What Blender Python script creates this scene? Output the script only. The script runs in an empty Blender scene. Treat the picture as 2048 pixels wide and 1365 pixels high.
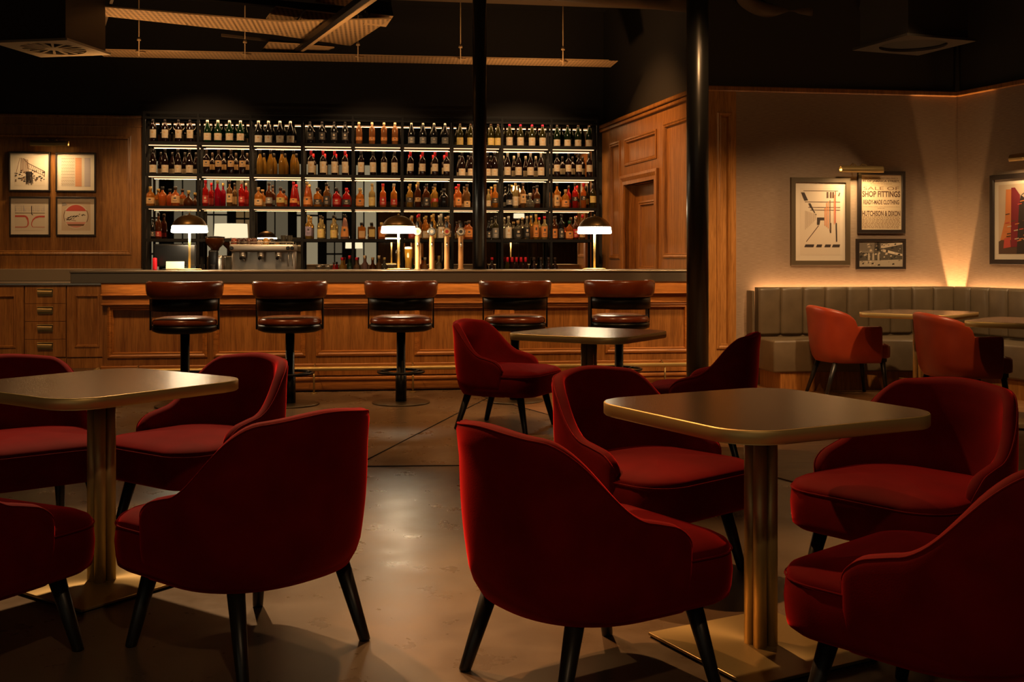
import bpy, bmesh, math, random
from mathutils import Matrix, Vector
random.seed(7)
R = math.radians
SC = bpy.context.scene
COL = SC.collection
F, YH, HC = 2200.0, 512.0, 1.2          # focal length in px, horizon row, eye height

# ------------------------------------------------------------------ materials
def new_mat(name):
    m = bpy.data.materials.new(name); m.use_nodes = True
    nt = m.node_tree
    return m, nt, nt.nodes['Principled BSDF']
def setp(b, **kw):
    for k, v in kw.items():
        k = k.replace('_', ' ')
        if k in b.inputs: b.inputs[k].default_value = v
def plain(name, col, rough=.5, metal=0., **kw):
    m, nt, b = new_mat(name)
    setp(b, Base_Color=(*col, 1), Roughness=rough, Metallic=metal, **kw)
    return m
def noise_col(nt, b, c1, c2, scale, stretch=(1, 1, 1), detail=4, lo=.35, hi=.65, dist=0., coord='Object'):
    tc = nt.nodes.new('ShaderNodeTexCoord'); mp = nt.nodes.new('ShaderNodeMapping')
    mp.inputs['Scale'].default_value = stretch
    n = nt.nodes.new('ShaderNodeTexNoise'); n.inputs['Scale'].default_value = scale
    n.inputs['Detail'].default_value = detail; n.inputs['Distortion'].default_value = dist
    r = nt.nodes.new('ShaderNodeValToRGB')
    r.color_ramp.elements[0].position = lo; r.color_ramp.elements[1].position = hi
    r.color_ramp.elements[0].color = (*c1, 1); r.color_ramp.elements[1].color = (*c2, 1)
    nt.links.new(tc.outputs[coord], mp.inputs[0]); nt.links.new(mp.outputs[0], n.inputs['Vector'])
    nt.links.new(n.outputs[0], r.inputs[0]); nt.links.new(r.outputs[0], b.inputs['Base Color'])
    return n, r, mp
def add_bump(nt, b, src, strength=.2, dist=.002):
    bp = nt.nodes.new('ShaderNodeBump'); bp.inputs['Strength'].default_value = strength
    bp.inputs['Distance'].default_value = dist
    nt.links.new(src, bp.inputs['Height']); nt.links.new(bp.outputs[0], b.inputs['Normal'])
def wood(name, c1, c2, vertical=True, rough=.38):
    m, nt, b = new_mat(name)
    st = (9, 9, .55) if vertical else (.55, 9, 9)
    n, r, mp = noise_col(nt, b, c1, c2, 3.0, st, 6, .3, .72, .6)
    n2 = nt.nodes.new('ShaderNodeTexNoise'); n2.inputs['Scale'].default_value = 14; n2.inputs['Detail'].default_value = 3
    nt.links.new(mp.outputs[0], n2.inputs['Vector'])
    mx = nt.nodes.new('ShaderNodeMixRGB'); mx.blend_type = 'MULTIPLY'; mx.inputs[0].default_value = .55
    r2 = nt.nodes.new('ShaderNodeValToRGB'); r2.color_ramp.elements[0].position = .35; r2.color_ramp.elements[1].position = .55
    r2.color_ramp.elements[0].color = (.45, .4, .35, 1)
    nt.links.new(n2.outputs[0], r2.inputs[0]); nt.links.new(r.outputs[0], mx.inputs[1]); nt.links.new(r2.outputs[0], mx.inputs[2])
    nt.links.new(mx.outputs[0], b.inputs['Base Color'])
    setp(b, Roughness=rough)
    add_bump(nt, b, n2.outputs[0], .12, .001)
    return m
M = {}
M['oak'] = wood('oak_vertical', (.28, .11, .024), (.48, .21, .052))
M['oak_h'] = wood('oak_horizontal', (.32, .115, .022), (.56, .23, .055), False)
M['oak_dark'] = wood('oak_dark', (.21, .086, .018), (.36, .155, .036))
M['oak_pale'] = wood('oak_pale', (.34, .15, .035), (.50, .24, .065))
M['timber_floor'] = wood('timber_floor', (.22, .10, .035), (.36, .19, .075), False, .4)
# concrete
m, nt, b = new_mat('polished_concrete')
n, r, mp = noise_col(nt, b, (.070, .041, .021), (.195, .120, .060), 1.6, (1, 1, 1), 9, .2, .8, .8)
n2 = nt.nodes.new('ShaderNodeTexNoise'); n2.inputs['Scale'].default_value = 6; n2.inputs['Detail'].default_value = 12; n2.inputs['Roughness'].default_value = .62
nt.links.new(mp.outputs[0], n2.inputs['Vector'])
mr = nt.nodes.new('ShaderNodeMapRange'); mr.inputs['From Min'].default_value = .3; mr.inputs['From Max'].default_value = .7
mr.inputs['To Min'].default_value = .25; mr.inputs['To Max'].default_value = .36
nt.links.new(n2.outputs[0], mr.inputs[0]); nt.links.new(mr.outputs[0], b.inputs['Roughness'])
mx = nt.nodes.new('ShaderNodeMixRGB'); mx.blend_type = 'MULTIPLY'; mx.inputs[0].default_value = .55
nt.links.new(r.outputs[0], mx.inputs[1]); nt.links.new(n2.outputs[0], mx.inputs[2]); 
g = nt.nodes.new('ShaderNodeGamma'); g.inputs[1].default_value = .78
nt.links.new(mx.outputs[0], g.inputs[0]); nt.links.new(g.outputs[0], b.inputs['Base Color'])
add_bump(nt, b, n2.outputs[0], .10, .002)
M['concrete'] = m
# velvet
def velvet(name, c1, c2, sheen):
    m, nt, b = new_mat(name)
    n, r, mp = noise_col(nt, b, c1, c2, 9, (1, 1, 1), 3, .3, .7)
    n2 = nt.nodes.new('ShaderNodeTexNoise'); n2.inputs['Scale'].default_value = 260
    nt.links.new(mp.outputs[0], n2.inputs['Vector'])
    add_bump(nt, b, n2.outputs[0], .25, .001)
    setp(b, Roughness=.85, Sheen_Weight=1.0, Sheen_Roughness=.35, Sheen_Tint=(*sheen, 1), Specular_IOR_Level=.15)
    return m
M['velvet'] = velvet('red_velvet', (.105, .0007, .0014), (.15, .0012, .0024), (1., .03, .035))
M['velvet_pipe'] = plain('red_piping', (.14, .002, .003), .7, Sheen_Weight=1., Sheen_Tint=(1, .06, .04, 1))
def leather(name, c1, c2, rough=.35):
    m, nt, b = new_mat(name)
    n, r, mp = noise_col(nt, b, c1, c2, 6, (1, 1, 1), 3, .3, .7)
    v = nt.nodes.new('ShaderNodeTexVoronoi'); v.inputs['Scale'].default_value = 300
    nt.links.new(mp.outputs[0], v.inputs['Vector'])
    add_bump(nt, b, v.outputs[0], .12, .0006)
    setp(b, Roughness=rough)
    return m
M['orange_leather'] = leather('orange_leather', (.27, .032, .010), (.37, .048, .014), .38)
M['tan_leather'] = leather('tan_leather', (.14, .026, .006), (.22, .046, .011), .25)
M['grey_leather'] = leather('grey_leather', (.095, .070, .040), (.135, .10, .058), .42)
M['seam'] = plain('seam', (.02, .015, .01), .8)
M['black_metal'] = plain('black_metal', (.010, .009, .008), .38, .6)
M['shelf_metal'] = plain('shelf_metal', (.005, .0045, .004), .7, .0, Specular_IOR_Level=.25)
M['black_wood'] = plain('black_wood', (.012, .011, .010), .38)
M['black_gloss'] = plain('black_gloss', (.006, .006, .006), .3)
M['bronze'] = plain('bronze_plate', (.10, .075, .045), .38, .8)
def brushed(name, col, rough, aniso=.6):
    m, nt, b = new_mat(name)
    setp(b, Base_Color=(*col, 1), Metallic=.62, Roughness=rough, Anisotropic=aniso)
    tc = nt.nodes.new('ShaderNodeTexCoord'); mp = nt.nodes.new('ShaderNodeMapping'); mp.inputs['Scale'].default_value = (2, 2, 160)
    n = nt.nodes.new('ShaderNodeTexNoise'); n.inputs['Scale'].default_value = 4
    nt.links.new(tc.outputs['Object'], mp.inputs[0]); nt.links.new(mp.outputs[0], n.inputs['Vector'])
    add_bump(nt, b, n.outputs[0], .03, .001)
    return m
M['brass'] = brushed('brushed_brass', (.66, .48, .19), .44)
M['brass_dark'] = brushed('aged_brass', (.42, .30, .12), .36)
M['copper'] = brushed('copper', (.38, .19, .065), .5)
M['tabletop'] = plain('bronze_tabletop', (.215, .155, .10), .25, 1.)
M['dome'] = plain('bronze_dome', (.20, .13, .055), .38, .85)
M['steel_satin'] = plain('satin_steel', (.66, .60, .52), .42, .9)
M['steel'] = plain('polished_steel', (.66, .61, .54), .26, 1.)
M['zinc'] = plain('zinc_worktop', (.30, .25, .19), .36, .75)
M['stone'] = plain('stone_upstand', (.26, .20, .13), .45)
M['mirror'] = plain('mirror', (.72, .68, .60), .01, 1.)
M['dark_wall'] = plain('black_paint', (.018, .014, .011), .8)
M['ceiling'] = plain('ceiling_black', (.012, .010, .008), .9)
M['rubber_and_shade'] = plain('black_rubber_and_shade', (.01, .01, .01), .7)  # table base pads, and the shade inside the air diffusers
# fabric wallpaper
m, nt, b = new_mat('woven_wallcovering')
n, r, mp = noise_col(nt, b, (.22, .155, .105), (.33, .245, .17), 60, (.25, .25, 6), 3, .3, .7)
n2 = nt.nodes.new('ShaderNodeTexNoise'); n2.inputs['Scale'].default_value = 60
mp2 = nt.nodes.new('ShaderNodeMapping'); mp2.inputs['Scale'].default_value = (5, 5, .3)
tc = nt.nodes.new('ShaderNodeTexCoord'); nt.links.new(tc.outputs['Object'], mp2.inputs[0]); nt.links.new(mp2.outputs[0], n2.inputs['Vector'])
add_bump(nt, b, n2.outputs[0], .25, .002); setp(b, Roughness=.9)
M['wallpaper'] = m
# perforated cable tray
def perforated(name, col, scale):
    m, nt, b = new_mat(name)
    tc = nt.nodes.new('ShaderNodeTexCoord'); mp = nt.nodes.new('ShaderNodeMapping'); mp.inputs['Scale'].default_value = (scale, scale, scale)
    v = nt.nodes.new('ShaderNodeTexVoronoi'); v.inputs['Randomness'].default_value = 0; v.inputs['Scale'].default_value = 1
    r = nt.nodes.new('ShaderNodeValToRGB'); r.color_ramp.elements[0].position = .28; r.color_ramp.elements[1].position = .34
    r.color_ramp.elements[0].color = (col[0]*.12, col[1]*.12, col[2]*.12, 1); r.color_ramp.elements[1].color = (*col, 1)
    nt.links.new(tc.outputs['Object'], mp.inputs[0]); nt.links.new(mp.outputs[0], v.inputs['Vector'])
    nt.links.new(v.outputs[0], r.inputs[0]); nt.links.new(r.outputs[0], b.inputs['Base Color'])
    setp(b, Roughness=.5)
    return m
M['tray'] = perforated('perforated_tray', (.46, .30, .15), 26)
M['deck'] = perforated('perforated_deck', (.46, .30, .15), 22)
M['tray_plain'] = plain('galvanised_tray', (.42, .28, .14), .5)
M['duct'] = plain('painted_duct', (.075, .05, .028), .45)
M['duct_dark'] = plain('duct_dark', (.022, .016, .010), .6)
M['diffuser'] = plain('diffuser_white', (.50, .38, .22), .6)
def emis(name, col, s):
    m = bpy.data.materials.new(name); m.use_nodes = True; nt = m.node_tree
    nt.nodes.remove(nt.nodes['Principled BSDF'])
    e = nt.nodes.new('ShaderNodeEmission'); e.inputs[0].default_value = (*col, 1); e.inputs[1].default_value = s
    nt.links.new(e.outputs[0], nt.nodes['Material Output'].inputs[0])
    return m
WARM = (1.0, .60, .25)
M['led'] = emis('led_strip', (1., .53, .25), 2.3)
M['top_row_fill'] = emis('top_row_fill_strip', (1., .53, .25), 1.0)  # made-up glow for the top bottle row, which has no strip
M['led_dim'] = emis('led_strip_dim', (1., .56, .26), 1.1)
M['led_bar'] = emis('led_bar_front', (1., .56, .22), 21)
M['led_banquette'] = emis('led_banquette', (1., .52, .22), 34)
M['opal'] = emis('opal_glass_lit', (1., .80, .52), 30)
M['bulb'] = emis('picture_light_led', (1., .66, .30), 6)
M['window_lit'] = emis('daylit_window', (.90, .76, .50), .36)
M['window_dim'] = emis('shaded_window', (.72, .60, .40), .18)
M['window_warm'] = emis('lit_room_beyond', (1., .62, .26), .16)
# bottles
def glassy(name, col, solid=.55, tl=.7):
    solid *= .75
    m = bpy.data.materials.new(name); m.use_nodes = True; nt = m.node_tree
    nt.nodes.remove(nt.nodes['Principled BSDF'])
    tr = nt.nodes.new('ShaderNodeBsdfGlass'); tr.inputs['Color'].default_value = (*[min(1, c*.8+.2*max(col)) for c in col], 1); tr.inputs['IOR'].default_value = 1.3; tr.inputs['Roughness'].default_value = .03
    t2 = nt.nodes.new('ShaderNodeBsdfTranslucent'); t2.inputs[0].default_value = (*col, 1)
    df = nt.nodes.new('ShaderNodeBsdfDiffuse'); df.inputs[0].default_value = (*col, 1)
    gl = nt.nodes.new('ShaderNodeBsdfGlossy'); gl.inputs[1].default_value = .08
    a = nt.nodes.new('ShaderNodeMixShader'); a.inputs[0].default_value = tl
    bb = nt.nodes.new('ShaderNodeMixShader'); bb.inputs[0].default_value = solid
    c = nt.nodes.new('ShaderNodeMixShader')
    fr = nt.nodes.new('ShaderNodeFresnel'); fr.inputs[0].default_value = 1.5
    L = nt.links.new
    L(df.outputs[0], a.inputs[1]); L(t2.outputs[0], a.inputs[2])
    L(tr.outputs[0], bb.inputs[1]); L(a.outputs[0], bb.inputs[2])
    L(fr.outputs[0], c.inputs[0]); L(bb.outputs[0], c.inputs[1]); L(gl.outputs[0], c.inputs[2])
    L(c.outputs[0], nt.nodes['Material Output'].inputs[0])
    return m
GL = dict(
    wine=plain('dark_wine_glass', (.010, .004, .004), .08), black=plain('black_glass', (.006, .006, .007), .08),
    green=glassy('green_glass', (.02, .10, .035), .75), olive=glassy('olive_glass', (.12, .10, .02), .7),
    dgreen=glassy('dark_green_glass', (.02, .05, .015), .85),
    gold=glassy('gold_glass', (.80, .48, .08), .6), amber=glassy('amber_glass', (1., .42, .05), .62),
    orange=glassy('orange_glass', (1., .30, .05), 0.6), rose=glassy('rose_glass', (.95, .40, .12), .62),
    red=glassy('red_glass', (.85, .03, .02), .7), magenta=glassy('magenta_glass', (.75, .01, .06), .7),
    brown=glassy('brown_glass', (.25, .07, .01), .75), pale=glassy('pale_glass', (.85, .68, .30), .5),
    clear=glassy('clear_glass', (.62, .56, .42), .28), pink=glassy('pink_glass', (.85, .5, .4), .55),
    tan=glassy('tan_glass', (.50, .26, .08), .5), beer=glassy('beer_glass', (.9, .42, .03), .7))
LB = {k: plain('label_'+k, c, .6) for k, c in dict(cream=(.62, .50, .34), white=(.70, .62, .48), amber=(.60, .36, .15),
      grey=(.20, .19, .17), yellow=(.66, .48, .14), black=(.02, .018, .016), red=(.45, .03, .02), purple=(.30, .24, .33), orange=(.65, .25, .06),
      gold=(.55, .40, .12), dark=(.05, .045, .04)).items()}
CP = {k: plain('capsule_'+k, c, .35) for k, c in dict(black=(.015, .012, .012), red=(.55, .01, .02), silver=(.42, .38, .30), white=(.6, .56, .46),
      gold=(.5, .33, .1), cork=(.4, .24, .1), green=(.02, .1, .04), cream=(.62, .45, .26), dark=(.05, .03, .02), pinkred=(.7, .02, .06)).items()}

# ------------------------------------------------------------------ mesh building
class MB:
    def __init__(s): s.v = []; s.f = []; s.m = []; s.sm = []; s.mats = []; s.M = Matrix()
    def mi(s, mat):
        if mat not in s.mats: s.mats.append(mat)
        return s.mats.index(mat)
    def add(s, vs, fs, mat, smooth=False):
        o = len(s.v); k = s.mi(mat)
        s.v += [s.M @ Vector(v) for v in vs]
        for i, f in enumerate(fs):
            s.f.append([o + j for j in f]); s.m.append(k)
            s.sm.append(smooth[i] if isinstance(smooth, list) else smooth)
        return s
    def box(s, x0, x1, y0, y1, z0, z1, mat, bev=0, seg=2, rot=None):
        if bev <= 0:
            vs = [(x, y, z) for x in (x0, x1) for y in (y0, y1) for z in (z0, z1)]
            fs = [(0, 1, 3, 2), (4, 6, 7, 5), (0, 4, 5, 1), (2, 3, 7, 6), (0, 2, 6, 4), (1, 5, 7, 3)]
            return s.add(vs, fs, mat)
        bm = bmesh.new(); bmesh.ops.create_cube(bm, size=1)
        for v in bm.verts:
            v.co = Vector(((x0+x1)/2 + v.co.x*(x1-x0), (y0+y1)/2 + v.co.y*(y1-y0), (z0+z1)/2 + v.co.z*(z1-z0)))
        bmesh.ops.bevel(bm, geom=list(bm.edges), offset=bev, segments=seg, profile=.5, affect='EDGES', clamp_overlap=True)
        bm.verts.index_update()
        vs = [tuple(v.co) for v in bm.verts]; fs = [[v.index for v in f.verts] for f in bm.faces]
        bm.free()
        return s.add(vs, fs, mat, seg > 1 and bev > .004)
    def prism(s, pts, z0, z1, mat, smooth=False):           # plan polygon extruded up
        n = len(pts)
        vs = [(x, y, z0) for x, y in pts] + [(x, y, z1) for x, y in pts]
        fs = [tuple(range(n-1, -1, -1)), tuple(range(n, 2*n))] + [(i, (i+1) % n, n+(i+1) % n, n+i) for i in range(n)]
        return s.add(vs, fs, mat, [False, False] + [smooth]*n)
    def prism_xz(s, pts, y0, y1, mat):
        n = len(pts)
        vs = [(x, y0, z) for x, z in pts] + [(x, y1, z) for x, z in pts]
        fs = [tuple(range(n)), tuple(range(2*n-1, n-1, -1))] + [(i, n+i, n+(i+1) % n, (i+1) % n) for i in range(n)]
        return s.add(vs, fs, mat)
    def lathe(s, prof, mat, c=(0, 0, 0), seg=24, smooth=True, cap=True):
        vs = []; fs = []
        for r, z in prof:
            for i in range(seg):
                a = 2*math.pi*i/seg; vs.append((c[0]+r*math.cos(a), c[1]+r*math.sin(a), c[2]+z))
        for k in range(len(prof)-1):
            for i in range(seg):
                j = (i+1) % seg; fs.append((k*seg+i, k*seg+j, (k+1)*seg+j, (k+1)*seg+i))
        sm = [smooth]*len(fs)
        if cap:
            fs.append(tuple(range(seg-1, -1, -1))); fs.append(tuple((len(prof)-1)*seg+i for i in range(seg))); sm += [False, False]
        return s.add(vs, fs, mat, sm)
    def loft(s, rings, mat, closed=True, cap=True, smooth=True):
        n = len(rings[0]); vs = [p for r in rings for p in r]; fs = []
        for k in range(len(rings)-1):
            for i in range(n if closed else n-1):
                j = (i+1) % n; fs.append((k*n+i, k*n+j, (k+1)*n+j, (k+1)*n+i))
        sm = [smooth]*len(fs)
        if cap:
            fs.append(tuple(range(n-1, -1, -1))); fs.append(tuple((len(rings)-1)*n+i for i in range(n))); sm += [False, False]
        return s.add(vs, fs, mat, sm)
    def tube(s, pts, r, mat, seg=10, cap=True, closed=False):
        pts = [Vector(p) for p in pts]; n = len(pts); rings = []
        up = Vector((0, 0, 1))
        rr = r if isinstance(r, (list, tuple)) else [r]*n
        prev = None
        for i, p in enumerate(pts):
            a = pts[i-1] if (i > 0 or closed) else p
            c = pts[(i+1) % n] if (i < n-1 or closed) else p
            t = (c-a).normalized()
            if prev is None:
                ref = up if abs(t.dot(up)) < .9 else Vector((1, 0, 0))
                x = t.cross(ref).normalized()
            else: x = (prev - t*prev.dot(t)).normalized()
            prev = x; y = t.cross(x)
            rings.append([tuple(p + x*rr[i]*math.cos(2*math.pi*k/seg) + y*rr[i]*math.sin(2*math.pi*k/seg)) for k in range(seg)])
        if closed: rings.append(rings[0]); cap = False
        return s.loft(rings, mat, True, cap)
    def ring(s, x0, x1, z0, z1, prof, mat):                  # mitred moulding round a rectangle in the xz plane
        rings = [[(x0+d, y, z0+d), (x1-d, y, z0+d), (x1-d, y, z1-d), (x0+d, y, z1-d)] for d, y in prof]
        return s.loft(rings, mat, True, False, False)
    def build(s, name, parent=None, loc=None, rz=None):
        me = bpy.data.meshes.new(name); me.from_pydata([tuple(v) for v in s.v], [], s.f)
        for m_ in s.mats: me.materials.append(m_)
        me.polygons.foreach_set('material_index', s.m); me.polygons.foreach_set('use_smooth', s.sm)
        bm = bmesh.new(); bm.from_mesh(me); bmesh.ops.recalc_face_normals(bm, faces=bm.faces); bm.to_mesh(me); bm.free()
        me.update()
        o = bpy.data.objects.new(name, me); COL.objects.link(o)
        if parent: o.parent = parent
        if loc: o.location = loc
        if rz is not None: o.rotation_euler[2] = rz
        return o
def tag(o, label, cat, group=None, kind=None):
    o['label'] = label; o['category'] = cat
    if group: o['group'] = group
    if kind: o['kind'] = kind
    return o
def struct(o, label=None):
    o['kind'] = 'structure'
    if label: o['label'] = label
    return o
def empty(name, loc=(0, 0, 0), rz=0):
    o = bpy.data.objects.new(name, None); COL.objects.link(o); o.location = loc; o.rotation_euler[2] = rz
    o.empty_display_size = .1
    return o
def copy_tree(o, parent=None, kids=None):
    c = o.copy(); COL.objects.link(c); c.parent = parent
    for ch in list(o.children): copy_tree(ch, c)
    return c
class Frame:                                                 # a plan frame: s along, t into the depth
    def __init__(f, ox, oy, ang): f.o = (ox, oy); f.a = ang; f.u = (math.cos(ang), math.sin(ang)); f.w = (-math.sin(ang), math.cos(ang))
    def s_at(f, px, t=0):
        a = (px-1024)/F
        return (a*(f.o[1]+t*f.w[1]) - f.o[0] - t*f.w[0])/(f.u[0]-a*f.u[1])
    def P(f, s, t=0, z=0): return (f.o[0]+s*f.u[0]+t*f.w[0], f.o[1]+s*f.u[1]+t*f.w[1], z)
    def z_at(f, px, y, t=0):
        return HC - (y-YH)*f.P(f.s_at(px, t), t)[1]/F
    def loc(f): return (f.o[0], f.o[1], 0)

BAR = Frame(-1.2, 9.80, R(6.8))
K0 = (1.105, 13.5); K1 = (1.813, 10.20); K2 = (4.285, 10.58); K3 = (5.45, 7.46)
def frame2(A, B): return Frame(A[0], A[1], math.atan2(B[1]-A[1], B[0]-A[0]))
SIDE = frame2(K0, K1)          # timber side wall, s from the far corner towards us
FAB = frame2(K1, K2)           # fabric wall
RW = frame2(K2, K3)            # right wall

def panelled(mb, s0, s1, z0, z1, holes, th, mat, y=0):
    xs = sorted({s0, s1, *[h[0] for h in holes], *[h[1] for h in holes]})
    zs = sorted({z0, z1, *[h[2] for h in holes], *[h[3] for h in holes]})
    for i in range(len(xs)-1):
        run = None
        for k in range(len(zs)-1):
            cx = (xs[i]+xs[i+1])/2; cz = (zs[k]+zs[k+1])/2
            if not any(h[0] < cx < h[1] and h[2] < cz < h[3] for h in holes):
                if run is None: run = zs[k]
                end = zs[k+1]
                if k == len(zs)-2: mb.box(xs[i], xs[i+1], y, y+th, run, end, mat); run = None
            elif run is not None:
                mb.box(xs[i], xs[i+1], y, y+th, run, zs[k], mat); run = None
MOULD = [(-.012, .0), (-.012, -.012), (.004, -.016), (.018, -.006), (.028, -.008), (.036, .018)]

# ------------------------------------------------------------------ the room
def rect_floor():
    b = MB(); b.box(-9, 7, -4.2, 15, -.1, 0, M['concrete']); return b.build('floor')
struct(rect_floor(), 'polished concrete floor')
b = MB(); b.prism([(-.25, 9.42), (.275, 8.28), (2.6, 3.55), (6.9, 3.55), (6.9, 7.2), (5.6, 7.2), (4.22, 10.45), (1.9, 10.15), (.9, 10.02)], .0, .004, M['timber_floor'])
# board lines
struct(b.build('floor'), 'timber floor beside the banquette')
b = MB()
for (x0, y0, x1, y1) in [(-3.2, 6.15, .1, 6.3), (-.28, 9.42, 2.57, 3.62), (-.9, 6.25, -.2, 9.3), (-2.4, 2.2, 1.2, 2.5)]:
    d = Vector((x1-x0, y1-y0)).normalized(); nn = Vector((-d.y, d.x))*.003
    b.prism([(x0-nn.x, y0-nn.y), (x1-nn.x, y1-nn.y), (x1+nn.x, y1+nn.y), (x0+nn.x, y0+nn.y)], .0001, .0045, M['seam'])
struct(b.build('trim_1'), 'dark joint lines in the floor')
b = MB(); b.box(-9, 7, -4.2, 15, 4.2, 4.35, M['ceiling']); struct(b.build('ceiling'))
b = MB(); b.box(-9.15, -9, -4.2, 15, 0, 4.2, M['dark_wall']); struct(b.build('wall_left'))
b = MB(); b.box(6.9, 7.0, -4.2, 15, 0, 4.2, M['dark_wall']); struct(b.build('wall_far_right'))
# rear wall behind the camera: glazed on the left, timber on the right (seen in the bar mirror)
b = MB(); holes = [(-8.2+i*.8, -8.2+i*.8+(.56 if i % 3 else .42), .35, 3.7) for i in range(11)]
panelled(b, -9, 7, 0, 4.2, holes, .2, M['dark_wall'], -4.2)
b.box(.4, 6.9, -4.0, -3.96, 0, 2.7, M['oak'])
struct(b.build('wall_rear'))
for i, h in enumerate(holes):
    b = MB(); b.box(h[0], h[1], -4.12, -4.10, h[2], h[3], M['window_warm'] if i in (2, 6) else M['window_dim'] if i in (4, 7, 9) else M['window_lit'])
    for zz in ((1.25, 2.2), (1.6,), (2.3,))[i % 3]: b.box(h[0], h[1], -4.1, -4.06, zz-.025, zz+.025, M['black_metal'])
    b.box(h[0]+.2, h[0]+.235, -4.1, -4.06, h[2], h[3], M['black_metal'])
    struct(b.build('window_%d' % (i+1)))

# bar back wall with panelling at left
TW = 3.42
sL, sR = BAR.s_at(-260, TW), BAR.s_at(1204, TW)+.02
b = MB(); b.box(sL-2, sR+.1, TW+.03, TW+.23, 0, 4.2, M['dark_wall'])
struct(b.build('wall_back', None, BAR.loc(), BAR.a), 'dark wall behind the bar')
sP = BAR.s_at(283, TW)
zt = BAR.z_at(200, 235, TW)
b = MB()
p0, p1 = BAR.s_at(-120, TW), BAR.s_at(262, TW); pz0, pz1 = BAR.z_at(200, 508, TW), BAR.z_at(200, 273, TW)
panelled(b, sL-2, sP, .9, zt, [(p0, p1, pz0, pz1), (sL-1.9, p0-.2, pz0, pz1)], .03, M['oak_dark'], TW-.03)
b.box(sL-2, sP, TW-.003, TW+.02, .9, zt, M['oak_dark'])
b.M = Matrix.Translation((0, TW-.03, 0)); b.ring(p0, p1, pz0, pz1, MOULD, M['oak_dark']); b.M = Matrix()
b.box(sL-2, sP+.01, TW-.06, TW+.02, zt-.01, zt+.02, M['oak_dark'], .006, 1)
b.box(sL-2, sP+.01, TW-.045, TW, zt-.11, zt-.095, M['oak_dark'], .003, 1)
struct(b.build('trim_2', None, BAR.loc(), BAR.a), 'oak panelling on the wall left of the bottle shelves')

# timber side wall
LS = math.hypot(K1[0]-K0[0], K1[1]-K0[1])
zr = 1.2 + 256*13.5/F          # rail height 2.77
def zs_(px, y): return SIDE.z_at(px, y, 0)
# in this frame t>0 points to +90deg of direction => compute sign so that visible face is at t=0 and body goes behind (to the right)
b = MB()
s = lambda px: SIDE.s_at(px, 0)
h_n = (s(1221), s(1240), zs_(1230, 516), zs_(1230, 287))
h_t = (s(1251), s(1313), zs_(1251, 331), zs_(1251, 281))
h_w = (s(1328), LS-.08, zs_(1330, 514), zs_(1330, 249))
h_d = (s(1250), s(1311), 0, zs_(1250, 371))
panelled(b, 0, LS, 0, zr, [h_n, h_t, h_w, h_d], .03, M['oak'], 0)
for h in (h_n, h_t, h_w): b.box(h[0]-.01, h[1]+.01, .02, .06, h[2]-.01, h[3]+.01, M['oak'])
for h in (h_n, h_t, h_w): b.ring(*h, MOULD, M['oak'])
b.ring(h_d[0]-.11, h_d[1]+.11, -.2, h_d[3]+.11, [(-.0, 0), (0, -.03), (.03, -.035), (.07, -.02), (.11, -.02), (.11, .05)], M['oak'])
b.box(h_d[0]-.02, h_d[0], .0, .22, 0, h_d[3], M['oak']); b.box(h_d[1], h_d[1]+.02, .0, .22, 0, h_d[3], M['oak'])
b.box(h_d[0]-.02, h_d[1]+.02, .0, .22, h_d[3], h_d[3]+.02, M['oak'])
b.box(0, LS, -.06, .02, zr-.02, zr+.02, M['oak'], .006, 1); b.box(0, LS, -.035, .0, zr-.06, zr-.025, M['oak'], .004, 1)
struct(b.build('trim_3', None, SIDE.loc(), SIDE.a), 'oak panelling of the side wall round the door')
b = MB()
panelled(b, -.1, LS-.05, 0, 4.2, [(h_d[0]-.02, h_d[1]+.02, -.1, h_d[3]+.02)], .12, M['dark_wall'], .035)
struct(b.build('wall_side', None, SIDE.loc(), SIDE.a), 'dark side wall beside the bar')
b = MB()
dx0, dx1, dz1 = h_d[0]+.004, h_d[1]-.004, h_d[3]-.005
panelled(b, dx0, dx1, .005, dz1, [(dx0+.13, dx1-.13, 1.05, dz1-.2), (dx0+.13, dx1-.13, .2, .9)], .02, M['oak'], .13)
b.box(dx0, dx1, .145, .17, .005, dz1, M['oak'])
b.M = Matrix.Translation((0, .13, 0)); b.ring(dx0+.13, dx1-.13, 1.05, dz1-.2, MOULD, M['oak']); b.M = Matrix()
d1 = struct(b.build('door_1', None, SIDE.loc(), SIDE.a), 'oak panelled door in the side wall')

# pilaster end of the side wall, fabric wall, right wall
LF = math.hypot(K2[0]-K1[0], K2[1]-K1[1]); sp = FAB.s_at(1470, 0)
LR = math.hypot(K3[0]-K2[0], K3[1]-K2[1])
b = MB()
pa, pb = .09, sp-.05
panelled(b, -.005, sp, 0, zr-.03, [(pa, pb, .35, zr-.25)], .03, M['oak_pale'], -.03)
b.box(-.005, sp, -.005, .10, 0, zr-.03, M['oak_pale'])
b.M = Matrix.Translation((0, -.03, 0)); b.ring(pa, pb, .35, zr-.25, MOULD, M['oak_pale']); b.M = Matrix()
struct(b.build('trim_4', None, FAB.loc(), FAB.a), 'oak pilaster between the bar and the banquette')
b = MB(); b.box(sp, LF+.2, 0, .12, 0, zr-.03, M['wallpaper']); b.box(0, LF+.2, .0, .12, zr-.03, 4.2, M['dark_wall'])
struct(b.build('wall_right', None, FAB.loc(), FAB.a), 'wall in woven fabric covering behind the banquette')
b = MB(); b.box(0, LR+.05, 0, .12, 0, zr-.03, M['wallpaper']); b.box(0, LR+.05, 0, .12, zr-.03, 4.2, M['dark_wall'])
struct(b.build('wall_end', None, RW.loc(), RW.a), 'angled fabric covered wall at far right')
b = MB(); b.box(-.01, LF-.02, -.045, .0, zr-.045, zr+.005, M['oak_dark'], .008, 1); struct(b.build('trim_5', None, FAB.loc(), FAB.a))
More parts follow.
